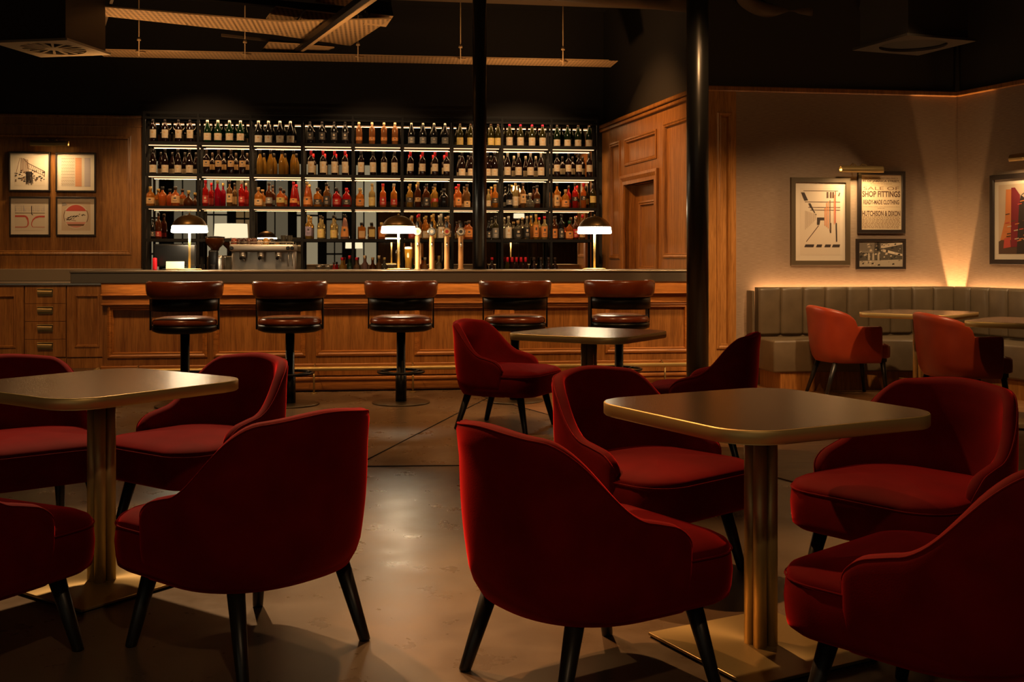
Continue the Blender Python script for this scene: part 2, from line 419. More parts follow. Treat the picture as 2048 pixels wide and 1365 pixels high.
b = MB(); b.box(.02, LR+.05, -.045, .0, zr-.045, zr+.005, M['oak_dark'], .008, 1); struct(b.build('trim_6', None, RW.loc(), RW.a))
b = MB(); b.box(sp, LF, -.02, 0, .004, .15, M['oak_pale'], .004, 1); struct(b.build('baseboard_right', None, FAB.loc(), FAB.a))

# ------------------------------------------------------------------ bar
s0 = BAR.s_at(205, 0); s1 = BAR.s_at(1400, 0)
ztop = 1.072
b = MB()
zm1, zm2 = BAR.z_at(700, 588), BAR.z_at(700, 608)
pzt, pzb = BAR.z_at(700, 611), BAR.z_at(700, 709)
st = [218, 430, 635, 832, 1022, 1213]; en = [412, 608, 806, 996, 1187, 1376]
holes = [(BAR.s_at(a), BAR.s_at(c), pzb, pzt) for a, c in zip(st, en)]
panelled(b, s0, s1, .14, .98, holes, .03, M['oak'], 0)
b.box(s0, s1, .02, .06, .0, .97, M['oak'])
for h in holes: b.ring(*h, MOULD, M['oak_h'])
bf = empty('bar_counter', BAR.loc(), BAR.a)
b.box(s0, s0+.03, .03, .70, .0, .97, M['oak']); b.box(s1-.03, s1, .03, .70, 0, .97, M['oak']); b.box(s0, s1, .66, .70, .0, .97, M['oak_dark'])
b.build('panelling', bf)
b = MB(); b.box(s0-.01, s1, -.018, .0, zm1-.004, .97, M['oak_h'], .004, 1); b.box(s0-.015, s1, -.03, 0, zm1-.012, zm1+.004, M['oak_h'], .005, 1)
b.box(s0, s1, -.012, 0, zm2+.004, zm1-.012, M['oak_h']); b.box(s0-.01, s1, -.022, 0, zm2-.004, zm2+.012, M['oak_h'], .004, 1)
b.build('frieze', bf)
zk = BAR.z_at(700, 727), BAR.z_at(700, 760)
b = MB(); b.box(s0-.01, s1, -.03, 0, .01, zk[1], M['oak_h'], .003, 1); b.box(s0-.015, s1, -.045, 0, zk[1], zk[1]+.03, M['oak_h'], .008, 2)
b.box(s0-.012, s1, -.02, 0, zk[0]-.035, zk[0], M['oak_h'], .006, 1)
b.build('plinth', bf)
tag(bf, 'long oak panelled bar front with bolection mouldings, under the zinc worktop', 'bar')
# worktop
b = MB(); sw0 = BAR.s_at(140, -.2)
b.box(sw0, s1, -.22, .62, ztop-.018, ztop, M['zinc'], .004, 2); b.box(sw0+.006, s1, -.05, .60, ztop-.098, ztop-.018, M['zinc'], .003, 1); b.box(sw0+.006, s1, -.212, -.195, ztop-.105, ztop-.018, M['zinc'], .003, 1); b.box(sw0+.006, sw0+.022, -.195, .60, ztop-.105, ztop-.018, M['zinc'])
tag(b.build('bar_worktop', None, BAR.loc(), BAR.a), 'long grey metal bar worktop running behind the row of bar stools', 'worktop')
b = MB(); b.box(s0+.02, s1-.05, -.13, -.11, ztop-.04, ztop-.0185, M['led_bar'])
tag(b.build('light_strip', None, BAR.loc(), BAR.a), 'warm light strip hidden under the overhang of the bar worktop', 'light strip')
# foot rail
fr = empty('foot_rail', BAR.loc(), BAR.a)
zf = .215; fx0 = BAR.s_at(188, -.17)
b = MB(); b.tube([(fx0, -.01, zf), (fx0, -.12, zf), (fx0+.03, -.16, zf), (fx0+.08, -.17, zf), (s1-.02, -.17, zf)], .019, M['brass'], 12); b.build('rail', fr)
for px in (270, 455, 628, 826, 1010, 1190, 1330):
    x = BAR.s_at(px, -.17); b = MB(); b.tube([(x, -.17, .0), (x, -.17, zf-.015)], .008, M['brass_dark'], 8); b.lathe([(.03, 0), (.03, .006), (.01, .012)], M['brass_dark'], (x, -.17, 0), 14)
    b.tube([(x, -.17, zf+.0), (x, -.03, zf+.03)], .006, M['brass_dark'], 8); b.build('bracket', fr)
tag(fr, 'long brass foot rail running low in front of the oak bar', 'foot rail')

# left cabinets with worktop and upstand
CT = 2.3
def cx(px): return BAR.s_at(px, CT)
def cz(y, px=100): return BAR.z_at(px, y, CT)
ztc = cz(571)
def cab(name, a, c, label, kind):
    o = empty(name, BAR.P(cx(a), CT), BAR.a); w = cx(c)-cx(a)
    b = MB(); b.box(0, w, .02, .6, .10, ztc, M['oak_dark']); b.box(0, w, .05, .6, 0, .1, M['oak_dark'])
    b.box(0, w, .012, .03, .0, cz(717)-.004, M['oak'], .002, 1); b.build('body', o)
    if kind == 'door':
        z0, z1 = cz(715), ztc-.006; x0, x1 = .004, w-.004
        m_ = .085 if w > .3 else .07
        b = MB(); panelled(b, x0, x1, z0, z1, [(x0+m_, x1-m_, z0+.11, z1-.1)], .02, M['oak'], 0); b.box(x0, x1, .012, .022, z0, z1, M['oak'])
        b.ring(x0+m_, x1-m_, z0+.11, z1-.1, [(-.006, 0), (-.006, -.01), (.01, -.012), (.022, .012)], M['oak']); b.build('door', o)
    else:
        hh = (ztc-.006-cz(715))/4
        for k in range(4):
            z0 = cz(715)+k*hh
            b = MB(); b.box(.004, w-.004, 0, .02, z0+.002, z0+hh-.002, M['oak'], .002, 1); d = b.build('drawer', o)
            b = MB(); hx = w/2; hz = z0+hh*.62
            prof = [(0, 0), (-.018, -.004), (-.030, -.018), (-.034, -.04), (-.030, -.05)]
            rings = [[(hx+xx*.075, y, hz+z+.035) for y, z in prof] for xx in (-1, -.95, .95, 1)]
            b.loft(rings, M['brass_dark'], False, False, True)
            b.box(hx-.08, hx+.08, -.004, 0, hz-.035, hz+.045, M['brass_dark'], .002, 1); b.box(hx-.08, hx+.08, -.03, 0, hz+.035, hz+.042, M['brass'], .002, 1)
            b.build('cup_pull', d)
    tag(o, label, 'cabinet')
cab('base_cabinet', -75, 48, 'oak cabinet with a moulded door at the left edge, left of the drawers', 'door')
cab('drawer_cabinet', 49, 132, 'oak cabinet of four drawers with cup pulls, left of the bar', 'drawer')
cab('base_cabinet', 133, 215, 'narrow oak cabinet with a moulded door between drawers and bar', 'door')
b = MB(); b.box(cx(-400), BAR.s_at(283, TW-.1), CT-.02, TW-.03, ztc, ztc+.022, M['steel'], .003, 1)
tag(b.build('side_worktop', None, BAR.loc(), BAR.a), 'thin pale metal worktop on the oak cabinets at left', 'worktop')
b = MB(); b.box(cx(-400), BAR.s_at(283, TW-.1), TW-.10, TW-.035, ztc+.023, BAR.z_at(100, 538, TW-.1), M['stone'], .003, 1)
tag(b.build('upstand', None, BAR.loc(), BAR.a), 'plain beige stone upstand behind the left worktop', 'upstand')
# back counter under the shelves
b = MB(); bs0, bs1 = BAR.s_at(287, 3.1), BAR.s_at(1202, 3.1)
b.box(bs0, bs1, 2.62, TW-.01, .0, .88, M['oak_dark']); b.box(bs0, bs1, 2.6, TW-.01, .88, .905, M['zinc'], .003, 1)
tag(b.build('back_counter', None, BAR.loc(), BAR.a), 'back counter with metal top beneath the bottle shelves', 'counter')
ZB = .905

# mirror
b = MB(); b.box(bs0+.02, bs1-.02, TW-.004, TW+.02, ZB+.002, 2.84, M['mirror'])
tag(b.build('mirror', None, BAR.loc(), BAR.a), 'wide mirror panel behind all the bottle shelves', 'mirror')

# shelving
T0, T1 = 3.12, 3.40
posts = [288, 396, 501, 604, 705.5, 805, 905, 1004.5, 1103, 1196]
ps = [BAR.s_at(p, T0) for p in posts]
zrow = {4: BAR.z_at(700, 479, T0), 3: BAR.z_at(700, 414.5, T0), 2: BAR.z_at(700, 350.5, T0), 1: BAR.z_at(700, 288, T0)}
ztf = BAR.z_at(700, 229, T0)
sh = empty('bottle_shelving', BAR.loc(), BAR.a)
for p in ps:
    for t in (T0, T1-.03):
        b = MB(); b.box(p-.014, p+.014, t, t+.026, ZB, ztf, M['shelf_metal'], .002, 1); b.build('post', sh)
for z in (ztf-.01, ztf-.07):
    b = MB(); b.box(ps[0]-.014, ps[-1]+.014, T0-.001, T0+.022, z-.012, z+.012, M['shelf_metal'])
    b.box(ps[0]-.014, ps[-1]+.014, T1-.03, T1-.006, z-.012, z+.012, M['shelf_metal']); b.build('top_rail', sh)
b = MB()
for p in (ps[0], ps[-1]):
    b.box(p-.012, p+.012, T0, T1-.01, ztf-.022, ztf, M['shelf_metal'])
b.build('end_rail', sh)
b = MB(); b.box(ps[0]+.02, ps[-1]-.02, T0+.03, T0+.045, ztf-.076, ztf-.068, M['top_row_fill']); b.build('light_strip', sh)  # added strip hidden behind the rail, only to light the top row
for r_ in (1, 2, 3, 4):
    for i in range(9):
        a, c = ps[i]+.014, ps[i+1]-.014
        b = MB(); b.box(a, c, T0+.004, T1-.006, zrow[r_]-.022, zrow[r_], M['shelf_metal'], .001, 1)
        b.box(a, c, T0-.002, T0+.004, zrow[r_]-.03, zrow[r_]+.004, M['shelf_metal'])
        sf = b.build('shelf', sh)
        if r_ < 4:
            b = MB(); b.box(a+.01, c-.01, T0+.135, T0+.155, zrow[r_]-.031, zrow[r_]-.024, M['led'] if r_ < 3 else M['led_dim']); b.build('light_strip', sf)
tag(sh, 'black metal bottle shelving of nine bays with lit shelves, behind the bar', 'shelving')

# ---- bottles
PROF = {
 'bordeaux': ([(.0355, 0), (.0375, .004), (.0375, .19), (.034, .205), (.018, .222), (.0145, .235), (.0145, .298)], .0375, .242, .302, .0155),
 'burgundy': ([(.038, 0), (.041, .004), (.041, .14), (.036, .175), (.024, .215), (.016, .24), (.0145, .255), (.0145, .298)], .041, .25, .302, .0155),
 'champagne': ([(.04, 0), (.044, .004), (.044, .15), (.038, .185), (.022, .225), (.016, .25), (.015, .298)], .044, .225, .303, .018),
 'spirit': ([(.034, 0), (.038, .004), (.038, .165), (.034, .18), (.020, .195), (.014, .21), (.014, .27)], .038, .248, .282, .0165),
 'tall': ([(.030, 0), (.034, .004), (.034, .19), (.030, .205), (.015, .225), (.013, .24), (.013, .295)], .034, .265, .305, .0155),
 'squat': ([(.044, 0), (.048, .004), (.048, .12), (.042, .145), (.022, .165), (.015, .175), (.015, .205)], .048, .19, .228, .019),
 'cone': ([(.044, 0), (.048, .006), (.040, .10), (.026, .19), (.015, .24), (.014, .27)], .044, .255, .295, .017),
 'decanter': ([(.03, 0), (.055, .01), (.058, .05), (.045, .085), (.018, .11), (.013, .125), (.016, .15)], .058, .145, .185, .018),
 'small': ([(.026, 0), (.029, .004), (.029, .12), (.022, .15), (.012, .175), (.012, .215)], .029, .2, .225, .014),
 'square': (None, .040, .165, .20, .018),
}
bottle_cache = {}
def bottle_proto(shape, glass, lab, z0, z1, cap):
    key = (shape, glass, lab, round(z0, 3), round(z1, 3), cap)
    if key in bottle_cache: return bottle_cache[key]
    prof, r, c0, c1, cr = PROF[shape]
    ms = []
    b = MB()
    if shape == 'square':
        b.box(-.042, .042, -.034, .034, 0, .15, GL[glass], .012, 3); b.lathe([(.016, .148), (.013, .155), (.013, .175)], GL[glass], seg=12)
    else: b.lathe(prof, GL[glass], seg=18)
    ms.append(('body', b))
    if lab:
        b = MB()
        if shape == 'square': b.box(-.034, .034, -.0352, -.0344, z0, z1, LB[lab])
        else:
            def rad(z):
                for (ra, za), (rb, zb) in zip(prof, prof[1:]):
                    if za <= z <= zb: return ra+(rb-ra)*(z-za)/(zb-za+1e-9)
                return r
            rings = []
            for i in range(15):
                a = R(-90-80+160*i/14)
                rings.append([((rad(z)+.0006)*math.cos(a), (rad(z)+.0006)*math.sin(a), z) for z in (z0, (z0+z1)/2, z1)])
            b.loft(rings, LB[lab], False, False, True)
            rings = []
            for i in range(11):
                a = R(90-55+110*i/10)
                rings.append([((rad(z)+.0006)*math.cos(a), (rad(z)+.0006)*math.sin(a), z) for z in (z0, (z0+z1)/2, z1-.01)])
            b.loft(rings, LB[lab], False, False, True)
            # printed crest and lines
            dk = LB['amber'] if lab in ('cream', 'white', 'yellow') else (LB['cream'] if lab in ('black', 'dark', 'grey', 'red') else LB['dark'])
            rr = rad((z0+z1)/2)+.0011
            for (za, zb, hw) in ((.55, .78, 16), (.28, .34, 30), (.14, .18, 24)):
                rings = []
                for i in range(5):
                    a = R(-90-hw+2*hw*i/4)
                    rings.append([(rr*math.cos(a), rr*math.sin(a), z0+(z1-z0)*q) for q in (za, zb)])
                b.loft(rings, dk, False, False, True)
        ms.append(('label', b))
    b = MB(); b.lathe([(cr, c0), (cr*1.02, c1-.003), (cr*.9, c1)], CP[cap], seg=14); ms.append(('cap', b))
    bottle_cache[key] = [(n, x.build(n)) for n, x in ms]
    for n, o in bottle_cache[key]: COL.objects.unlink(o)
    return bottle_cache[key]
used_labels = {}
placed = []
def bottle(px, t, z, shape, glass, lab, z0, z1, cap, label, cat, group, sc=1., name='wine_bottle', rz=0):
    rr = PROF[shape][1]*sc
    for _ in range(3):
        if any(abs(z-z2) < .01 and math.hypot(BAR.s_at(px, t)-s2, t-t2) < rr+r2+.002 for s2, t2, z2, r2 in placed): t += .03
    placed.append((BAR.s_at(px, t), t, z, rr))
    o = empty(name, BAR.P(BAR.s_at(px, t), t, z+.0005), BAR.a+rz); o.scale = (sc, sc, sc)
    for n, src in bottle_proto(shape, glass, lab, z0, z1, cap):
        c = src.copy(); COL.objects.link(c); c.parent = o
    k = label
    if k in used_labels: print('DUP LABEL', k)
    used_labels[k] = 1
    tag(o, label, cat, group)
ORD4 = ['leftmost', 'second', 'third', 'rightmost']
BAYN = ['first', 'second', 'third', 'fourth', 'fifth', 'sixth', 'seventh', 'eighth', 'ninth']
TB = 3.19
rows12 = {
 1: [([306, 330, 357, 380], 'bordeaux', 'wine', 'cream', .05, .15, 'black', 'dark wine bottles with tall cream labels'),
     ([415, 436, 459, 481], 'champagne', 'green', 'cream', .03, .115, 'silver', 'green sparkling wine bottles with cream labels'),
     ([517, 537, 560, 581], 'champagne', 'black', 'white', .01, .095, 'silver', 'dark bottles with silver necks, square labels'),
     ([620, 644, 668, 690], 'bordeaux', 'black', 'dark', .05, .14, 'black', 'black bottles with dark labels'),
     ([718, 744, 768, 790], 'bordeaux', 'rose', 'orange', .05, .09, 'cream', 'amber rose wine bottles with cream capsules'),
     ([823, 846, 868, 890], 'burgundy', 'black', 'grey', .02, .10, 'silver', 'dark bottles with low grey labels'),
     ([920, 941, 982, 996], 'burgundy', 'olive', 'yellow', .01, .10, 'dark', 'olive bottles with yellow labels'),
     ([1019, 1041, 1064, 1085], 'burgundy', 'olive', 'cream', .01, .11, 'pinkred', 'red capped olive bottles, cream labels'),
     ([1114, 1135, 1156, 1178], 'burgundy', 'dgreen', 'cream', .01, .09, 'dark', 'dark green bottles with low cream labels')],
 2: [([306, 330, 356, 379], 'burgundy', 'wine', 'cream', .015, .105, 'black', 'sloping dark bottles with square cream labels'),
     ([413, 437, 462, 485], 'bordeaux', 'wine', 'amber', .09, .165, 'dark', 'dark bottles with amber and cream labels'),
     ([520, 541, 564, 587], 'burgundy', 'gold', None, 0, 0, 'black', 'golden white wine bottles without labels'),
     ([622, 646, 669, 690], 'bordeaux', 'wine', 'cream', .03, .165, 'red', 'red capped wine bottles, tall cream labels'),
     ([722, 746, 768, 789], 'bordeaux', 'wine', 'cream', .04, .16, 'black', 'black capped bottles with long cream labels'),
     ([821, 845, 870, 893], 'bordeaux', 'wine', 'cream', .06, .15, 'red', 'red capped bottles, short cream labels'),
     ([924, 942, 975, 989], 'burgundy', 'wine', 'cream', .01, .095, 'black', 'sloping dark bottles with grey cream labels'),
     ([1015, 1037, 1061, 1082], 'burgundy', 'wine', 'cream', .02, .12, 'silver', 'sloping bottles with wide cream labels'),
     ([1114, 1137, 1158, 1179], 'bordeaux', 'wine', 'cream', .07, .155, 'black', 'dark wine bottles with high cream labels')]}
for r_, lst in rows12.items():
    rn = 'top' if r_ == 1 else 'second'
    for i, (xs, shp, gl, lb, a, c, cp, desc) in enumerate(lst):
        for k, px in enumerate(xs):
            bottle(px, TB, zrow[r_], shp, gl, lb, a, c, cp, '%s of four %s, %s shelf, %s bay' % (ORD4[k], desc, rn, BAYN[i]),
                   'wine bottle', 'wine bottles on the %s shelf' % rn, .96 if r_ == 1 else .97)
row3 = [
 (301, 'squat', 'amber', 'amber', .03, .1, 'gold', 'broad amber bottle at the left end'), (325, 'squat', 'orange', None, 0, 0, 'black', 'squat orange bottle with black stopper'),
 (351, 'squat', 'orange', 'amber', .04, .12, 'dark', 'large round amber bottle'), (377, 'decanter', 'brown', None, 0, 0, 'gold', 'low dark decanter with gold stopper'),
 (411, 'tall', 'red', 'red', .04, .13, 'red', 'bright red bottle, first of its bay'), (435, 'tall', 'magenta', None, 0, 0, 'gold', 'deep pink bottle with gold neck'),
 (459, 'tall', 'tan', 'amber', .05, .15, 'black', 'tan bottle with dark neck between red bottles'), (483, 'tall', 'red', 'red', .05, .12, 'silver', 'bright red bottle, last of its bay'),
 (517, 'squat', 'amber', 'amber', .02, .09, 'cork', 'amber bottle with tall cork'), (538, 'spirit', 'brown', 'grey', .04, .11, 'dark', 'dark brown round shouldered bottle'),
 (561, 'squat', 'orange', 'gold', .05, .11, 'dark', 'broad orange bottle with gold label'), (587, 'cone', 'red', 'orange', .05, .10, 'red', 'red conical bottle with red stopper'),
 (614, 'cone', 'orange', 'orange', .03, .12, 'gold', 'slender orange red bottle'), (635, 'squat', 'amber', 'dark', .03, .09, 'dark', 'low broad amber bottle, dark label'),
 (653, 'spirit', 'tan', 'dark', .03, .13, 'black', 'pale necked bottle with dark label'), (673, 'squat', 'red', 'red', .03, .1, 'black', 'squat dark red bottle, red label'),
 (693, 'squat', 'red', 'dark', .03, .09, 'red', 'squat red bottle beside the post'),
 (720, 'squat', 'amber', 'orange', .02, .1, 'gold', 'glowing amber bottle'), (744, 'spirit', 'pale', 'yellow', .02, .12, 'gold', 'pale yellow bottle with gold cap'),
 (766, 'spirit', 'orange', 'red', .03, .12, 'red', 'orange bottle with red label and cap'), (788, 'spirit', 'amber', 'red', .03, .1, 'silver', 'amber bottle with red label, silver cap'),
 (820, 'spirit', 'gold', 'dark', .06, .12, 'gold', 'gold bottle with dark label'), (836, 'tall', 'brown', 'amber', .07, .12, 'gold', 'tall brown bottle, amber label'),
 (853, 'spirit', 'brown', 'dark', .02, .12, 'black', 'dark brown bottle, black cap'), (870, 'spirit', 'gold', 'red', .07, .11, 'dark', 'gold bottle with red band'), (888, 'squat', 'black', None, 0, 0, 'black', 'squat black bottle'),
 (917, 'spirit', 'orange', 'orange', .03, .12, 'red', 'orange bottle left of the black column'), (934, 'spirit', 'tan', 'amber', .01, .08, 'dark', 'tan bottle beside the black column'), (977, 'small', 'pale', 'cream', .02, .09, 'gold', 'small pale bottle right of the column'),
 (990, 'spirit', 'amber', 'dark', .06, .12, 'gold', 'amber bottle with black label'),
 (1019, 'spirit', 'black', 'grey', .04, .1, 'black', 'stout black bottle'), (1031, 'tall', 'pale', 'cream', .03, .14, 'gold', 'pale bottle with long cream label'), (1046, 'tall', 'tan', 'amber', .06, .17, 'dark', 'tan bottle with tall amber label'),
 (1060, 'decanter', 'clear', None, 0, 0, 'silver', 'small clear decanter'), (1074, 'spirit', 'brown', 'dark', .06, .12, 'black', 'brown bottle with glossy shoulders'),
 (1114, 'tall', 'amber', 'amber', .03, .16, 'black', 'straight amber bottle, black cap'), (1131, 'squat', 'amber', 'orange', .02, .1, 'cork', 'squat amber bottle, cork top'),
 (1150, 'tall', 'red', 'black', .09, .14, 'dark', 'red bottle with black band'), (1167, 'tall', 'orange', 'black', .1, .15, 'red', 'orange bottle with black band, red cap'), (1186, 'bordeaux', 'olive', 'yellow', .07, .15, 'black', 'green bottle with yellow label')]
def bay_of(px):
    for i in range(9):
        if px < posts[i+1]: return i
    return 8
for (px, shp, gl, lb, a, c, cp, desc) in row3:
    bottle(px, TB, zrow[3], shp, gl, lb, a, c, cp, '%s, third shelf, %s bay' % (desc, BAYN[bay_of(px)]), 'spirit bottle', 'spirit bottles on the third shelf', 1.0, 'spirit_bottle')
row4 = [
 (306, 'small', 'black', 'dark', .03, .09, 'black', 'small dark bottle at the left end'), (317, 'tall', 'brown', 'red', .03, .09, 'dark', 'dark brown bottle behind the left lamp'),
 (617, 'spirit', 'gold', 'purple', .04, .15, 'gold', 'gold bottle with a purple label'), (641, 'spirit', 'pale', 'yellow', .02, .12, 'dark', 'left pale gold bottle with yellow label'),
 (667, 'spirit', 'pale', 'yellow', .02, .11, 'black', 'right pale gold bottle, black neck'), (689, 'cone', 'pink', 'orange', .03, .15, 'black', 'pink conical bottle, black stopper'),
 (723, 'square', 'amber', 'amber', .02, .1, 'black', 'square amber bottle'), (743, 'square', 'tan', 'gold', .03, .12, 'black', 'square tan bottle with gold label'), (763, 'square', 'orange', 'orange', .03, .11, 'gold', 'square orange bottle near the lamp'),
 (824, 'spirit', 'amber', 'red', .02, .12, 'cream', 'amber bottle with a cream cap'), (838, 'tall', 'tan', 'amber', .02, .12, 'red', 'tan bottle, red cap'), (852, 'spirit', 'amber', 'cream', .02, .1, 'gold', 'amber bottle with cream label'),
 (867, 'tall', 'gold', 'yellow', .02, .13, 'gold', 'slim gold bottle'), (882, 'tall', 'clear', 'white', .02, .15, 'white', 'clear bottle with white label'), (896, 'spirit', 'tan', 'amber', .03, .1, 'cork', 'tan bottle, cork top'),
 (919, 'small', 'brown', 'amber', .02, .1, 'dark', 'small brown bottle behind a tap'), (938, 'squat', 'orange', 'orange', .03, .12, 'dark', 'broad orange bottle left of the column'),
 (978, 'small', 'black', 'dark', .02, .1, 'black', 'small black bottle beside the column'), (991, 'spirit', 'olive', 'grey', .02, .14, 'black', 'olive bottle with grey label'),
 (1017, 'spirit', 'clear', 'white', .02, .15, 'white', 'clear bottle with white label and cap'), (1036, 'squat', 'clear', 'black', .02, .13, 'cork', 'clear broad bottle with black oval label'),
 (1054, 'spirit', 'clear', 'black', .03, .15, 'cream', 'clear bottle with square black label'), (1072, 'tall', 'gold', 'orange', .03, .18, 'gold', 'gold bottle with orange label'), (1089, 'spirit', 'pale', 'orange', .03, .16, 'red', 'pale gold bottle, red cap'),
 (1109, 'spirit', 'brown', 'orange', .02, .13, 'dark', 'red brown bottle, orange label'), (1123, 'tall', 'black', 'dark', .02, .13, 'black', 'tall black bottle'), (1139, 'squat', 'orange', 'orange', .02, .1, 'green', 'squat orange bottle, green cap'),
 (1151, 'spirit', 'brown', 'red', .03, .13, 'cream', 'brown bottle with cream neck'), (1165, 'tall', 'tan', 'amber', .03, .12, 'red', 'tan bottle left of the right lamp')]
for (px, shp, gl, lb, a, c, cp, desc) in row4:
    bottle(px, TB, zrow[4], shp, gl, lb, a, c, cp, '%s, fourth shelf, %s bay' % (desc, BAYN[bay_of(px)]), 'spirit bottle', 'spirit bottles on the fourth shelf', 1.0, 'spirit_bottle', .15 if shp == 'square' else 0)
backrow = [
 (668, 'small', 'red', 'red', .02, .1, 'dark', 'small red bottle'), (684, 'spirit', 'gold', 'amber', .03, .14, 'red', 'yellow bottle with red cap'), (699, 'tall', 'green', 'cream', .06, .14, 'red', 'green bottle with dark red neck'),
 (713, 'spirit', 'tan', 'amber', .03, .14, 'red', 'tan bottle with red cap beside the post'), (729, 'tall', 'pink', 'amber', .02, .13, 'cream', 'pale bottle with cream cap'), (745, 'spirit', 'brown', 'dark', .02, .12, 'cork', 'round dark brown bottle'),
 (758, 'tall', 'tan', 'grey', .02, .14, 'cream', 'tall tan bottle with cream cap'), (769, 'spirit', 'clear', 'cream', .02, .12, 'gold', 'clear bottle left of the centre lamp'),
 (812, 'spirit', 'wine', 'dark', .03, .12, 'dark', 'dark bottle right of the centre lamp'), (824, 'spirit', 'green', 'white', .03, .1, 'black', 'bright green bottle beside the taps'),
 (850, 'spirit', 'amber', 'amber', .02, .14, 'silver', 'amber bottle between the first taps'), (878, 'bordeaux', 'pale', 'gold', .06, .13, 'gold', 'pale gold bottle between the second taps'),
 (984, 'spirit', 'wine', 'grey', .05, .13, 'red', 'dark bottle right of the black column'),
 (1015, 'champagne', 'olive', 'cream', .02, .1, 'red', 'first of five red capped bottles'), (1024, 'champagne', 'wine', 'dark', .02, .1, 'red', 'second of five red capped bottles'), (1033, 'champagne', 'wine', 'dark', .02, .1, 'red', 'third of five red capped bottles'),
 (1042, 'champagne', 'wine', 'dark', .02, .1, 'red', 'fourth of five red capped bottles'), (1051, 'champagne', 'wine', 'dark', .02, .1, 'red', 'last of five red capped bottles'),
 (1068, 'spirit', 'wine', 'dark', .04, .14, 'dark', 'dark bottle right of the red caps'), (1082, 'spirit', 'black', 'yellow', .04, .13, 'dark', 'black bottle with yellow label'), (1097, 'spirit', 'wine', 'grey', .04, .14, 'dark', 'dark bottle at the post'), (1110, 'spirit', 'wine', 'cream', .03, .12, 'dark', 'dark bottle with a cream label, right end')]
for k, (px, shp, gl, lb, a, c, cp, desc) in enumerate(backrow):
    red5 = 'of five red' in desc
    t = 3.02
    if red5: t = 3.0 + (.10 if k % 2 else 0)
    bottle(px, t, ZB, shp, gl, lb, a, c, cp, '%s, on the back counter' % desc, 'bottle', 'bottles on the back counter', .92 if red5 else .98, 'spirit_bottle')

# ---- table lamps on the bar
def rot_prof(b, prof, mat, seg=40): b.lathe(prof, mat, seg=seg, cap=False)
def lamp(px, t, label):
    o = empty('table_lamp', BAR.P(BAR.s_at(px, t), t, ztop+.0005), BAR.a)
    b = MB(); b.lathe([(.104, 0), (.106, .003), (.106, .008), (.1, .012), (.012, .016)], M['brass'], seg=40); b.build('base', o)
    b = MB(); b.lathe([(.0105, .012), (.0105, .40)], M['brass'], seg=16); b.build('stem', o)
    b = MB(); prof = [(.153, .395)]
    for i in range(10):
        a = R(10+78*i/9); prof.append((.150*math.cos(a)*1.0, .372+.120*math.sin(a)))
    prof.append((.008, .494)); rot_prof(b, prof, M['dome']); b.lathe([(.008, .49), (.009, .505), (.004, .51)], M['brass_dark'], seg=12); b.build('dome', o)
    b = MB(); b.lathe([(.146, .396), (.150, .392), (.152, .38), (.157, .345), (.156, .335), (.148, .332), (.02, .330)], M['opal'], seg=40); b.build('glass_band', o)
    tag(o, label, 'lamp', 'domed lamps on the bar')
    return o
lamp(379, .12, 'brass domed lamp on the bar worktop at left, before the till screen')
lamp(797, .12, 'brass domed lamp on the middle of the bar, left of the taps')
lamp(1189, .12, 'brass domed lamp at the right end of the bar worktop')

# ---- beer taps
for k, px in enumerate((835, 863.5, 893.5, 921.5)):
    t = .30; o = empty('beer_tap', BAR.P(BAR.s_at(px, t), t, ztop+.0005), BAR.a)
    b = MB(); b.lathe([(.034, 0), (.034, .006), (.0235, .012), (.0235, .30), (.021, .312), (.008, .315)], M['copper'], seg=24); b.build('tower', o)
    b = MB(); b.M = Matrix.Translation((0, -.012, .352)) @ Matrix.Rotation(R(90), 4, 'X'); b.lathe([(.036, -.006), (.040, -.004), (.040, .004), (.036, .006)], M['steel'], seg=28)
    b.lathe([(.030, .0062), (.0295, .0072)], [LB['cream'], LB['grey'], LB['amber'], LB['white']][k], seg=24)
    b.lathe([(.016, .0074), (.0155, .0080)], [LB['gold'], LB['cream'], LB['red'], LB['dark']][k], seg=20); b.build('badge', o)
    b = MB(); b.lathe([(.009, .31), (.008, .36), (.012, .395), (.016, .42), (.011, .445)], M['black_gloss'], seg=14); b.M = Matrix(); b.tube([(0, -.02, .25), (0, -.05, .248), (0, -.062, .21)], .007, M['steel'], 8); b.build('handle', o)
    tag(o, '%s of four copper beer taps with round badges on the bar' % ORD4[k], 'beer tap', 'beer taps on the bar')

# ---- point of sale screen, card holder
t = .42; xs0, xs1 = BAR.s_at(306, t), BAR.s_at(393, t)
o = empty('till_screen', BAR.P((xs0+xs1)/2, t, ztop+.0005), BAR.a); w = (xs1-xs0)/2
b = MB(); b.box(-w, w, -.02, .02, .03, .235, M['black_gloss'], .018, 4); b.build('screen', o)
b = MB(); b.box(-.1, .1, -.07, .09, 0, .012, M['black_metal'], .004, 2); b.box(-.04, .04, .0, .03, .01, .12, M['black_metal']); b.build('stand', o)
tag(o, 'black till screen seen from behind on the left of the bar', 'till')
t = .27; o = empty('card_holder', BAR.P(BAR.s_at(350, t), t, ztop+.0005), BAR.a)
b = MB(); b.box(-.075, .09, -.03, .03, 0, .012, M['brass_dark'], .003, 1); b.build('tray', o)
b = MB(); b.M = Matrix.Rotation(R(-12), 4, 'X'); b.box(-.08, .08, -.004, .004, .012, .078, LB['white'], .001, 1); b.build('cards', o)
tag(o, 'cream cards standing in a small tray beside the left lamp', 'card holder')
t = .45; b = MB(); b.box(-.016, .016, -.03, .03, 0, .11, CP['red'], .006, 2)
tag(b.build('card_reader', None, BAR.P(BAR.s_at(315, t), t-.12, ztop+.0005), BAR.a), 'small dark red card reader upright beside the till screen', 'card reader')

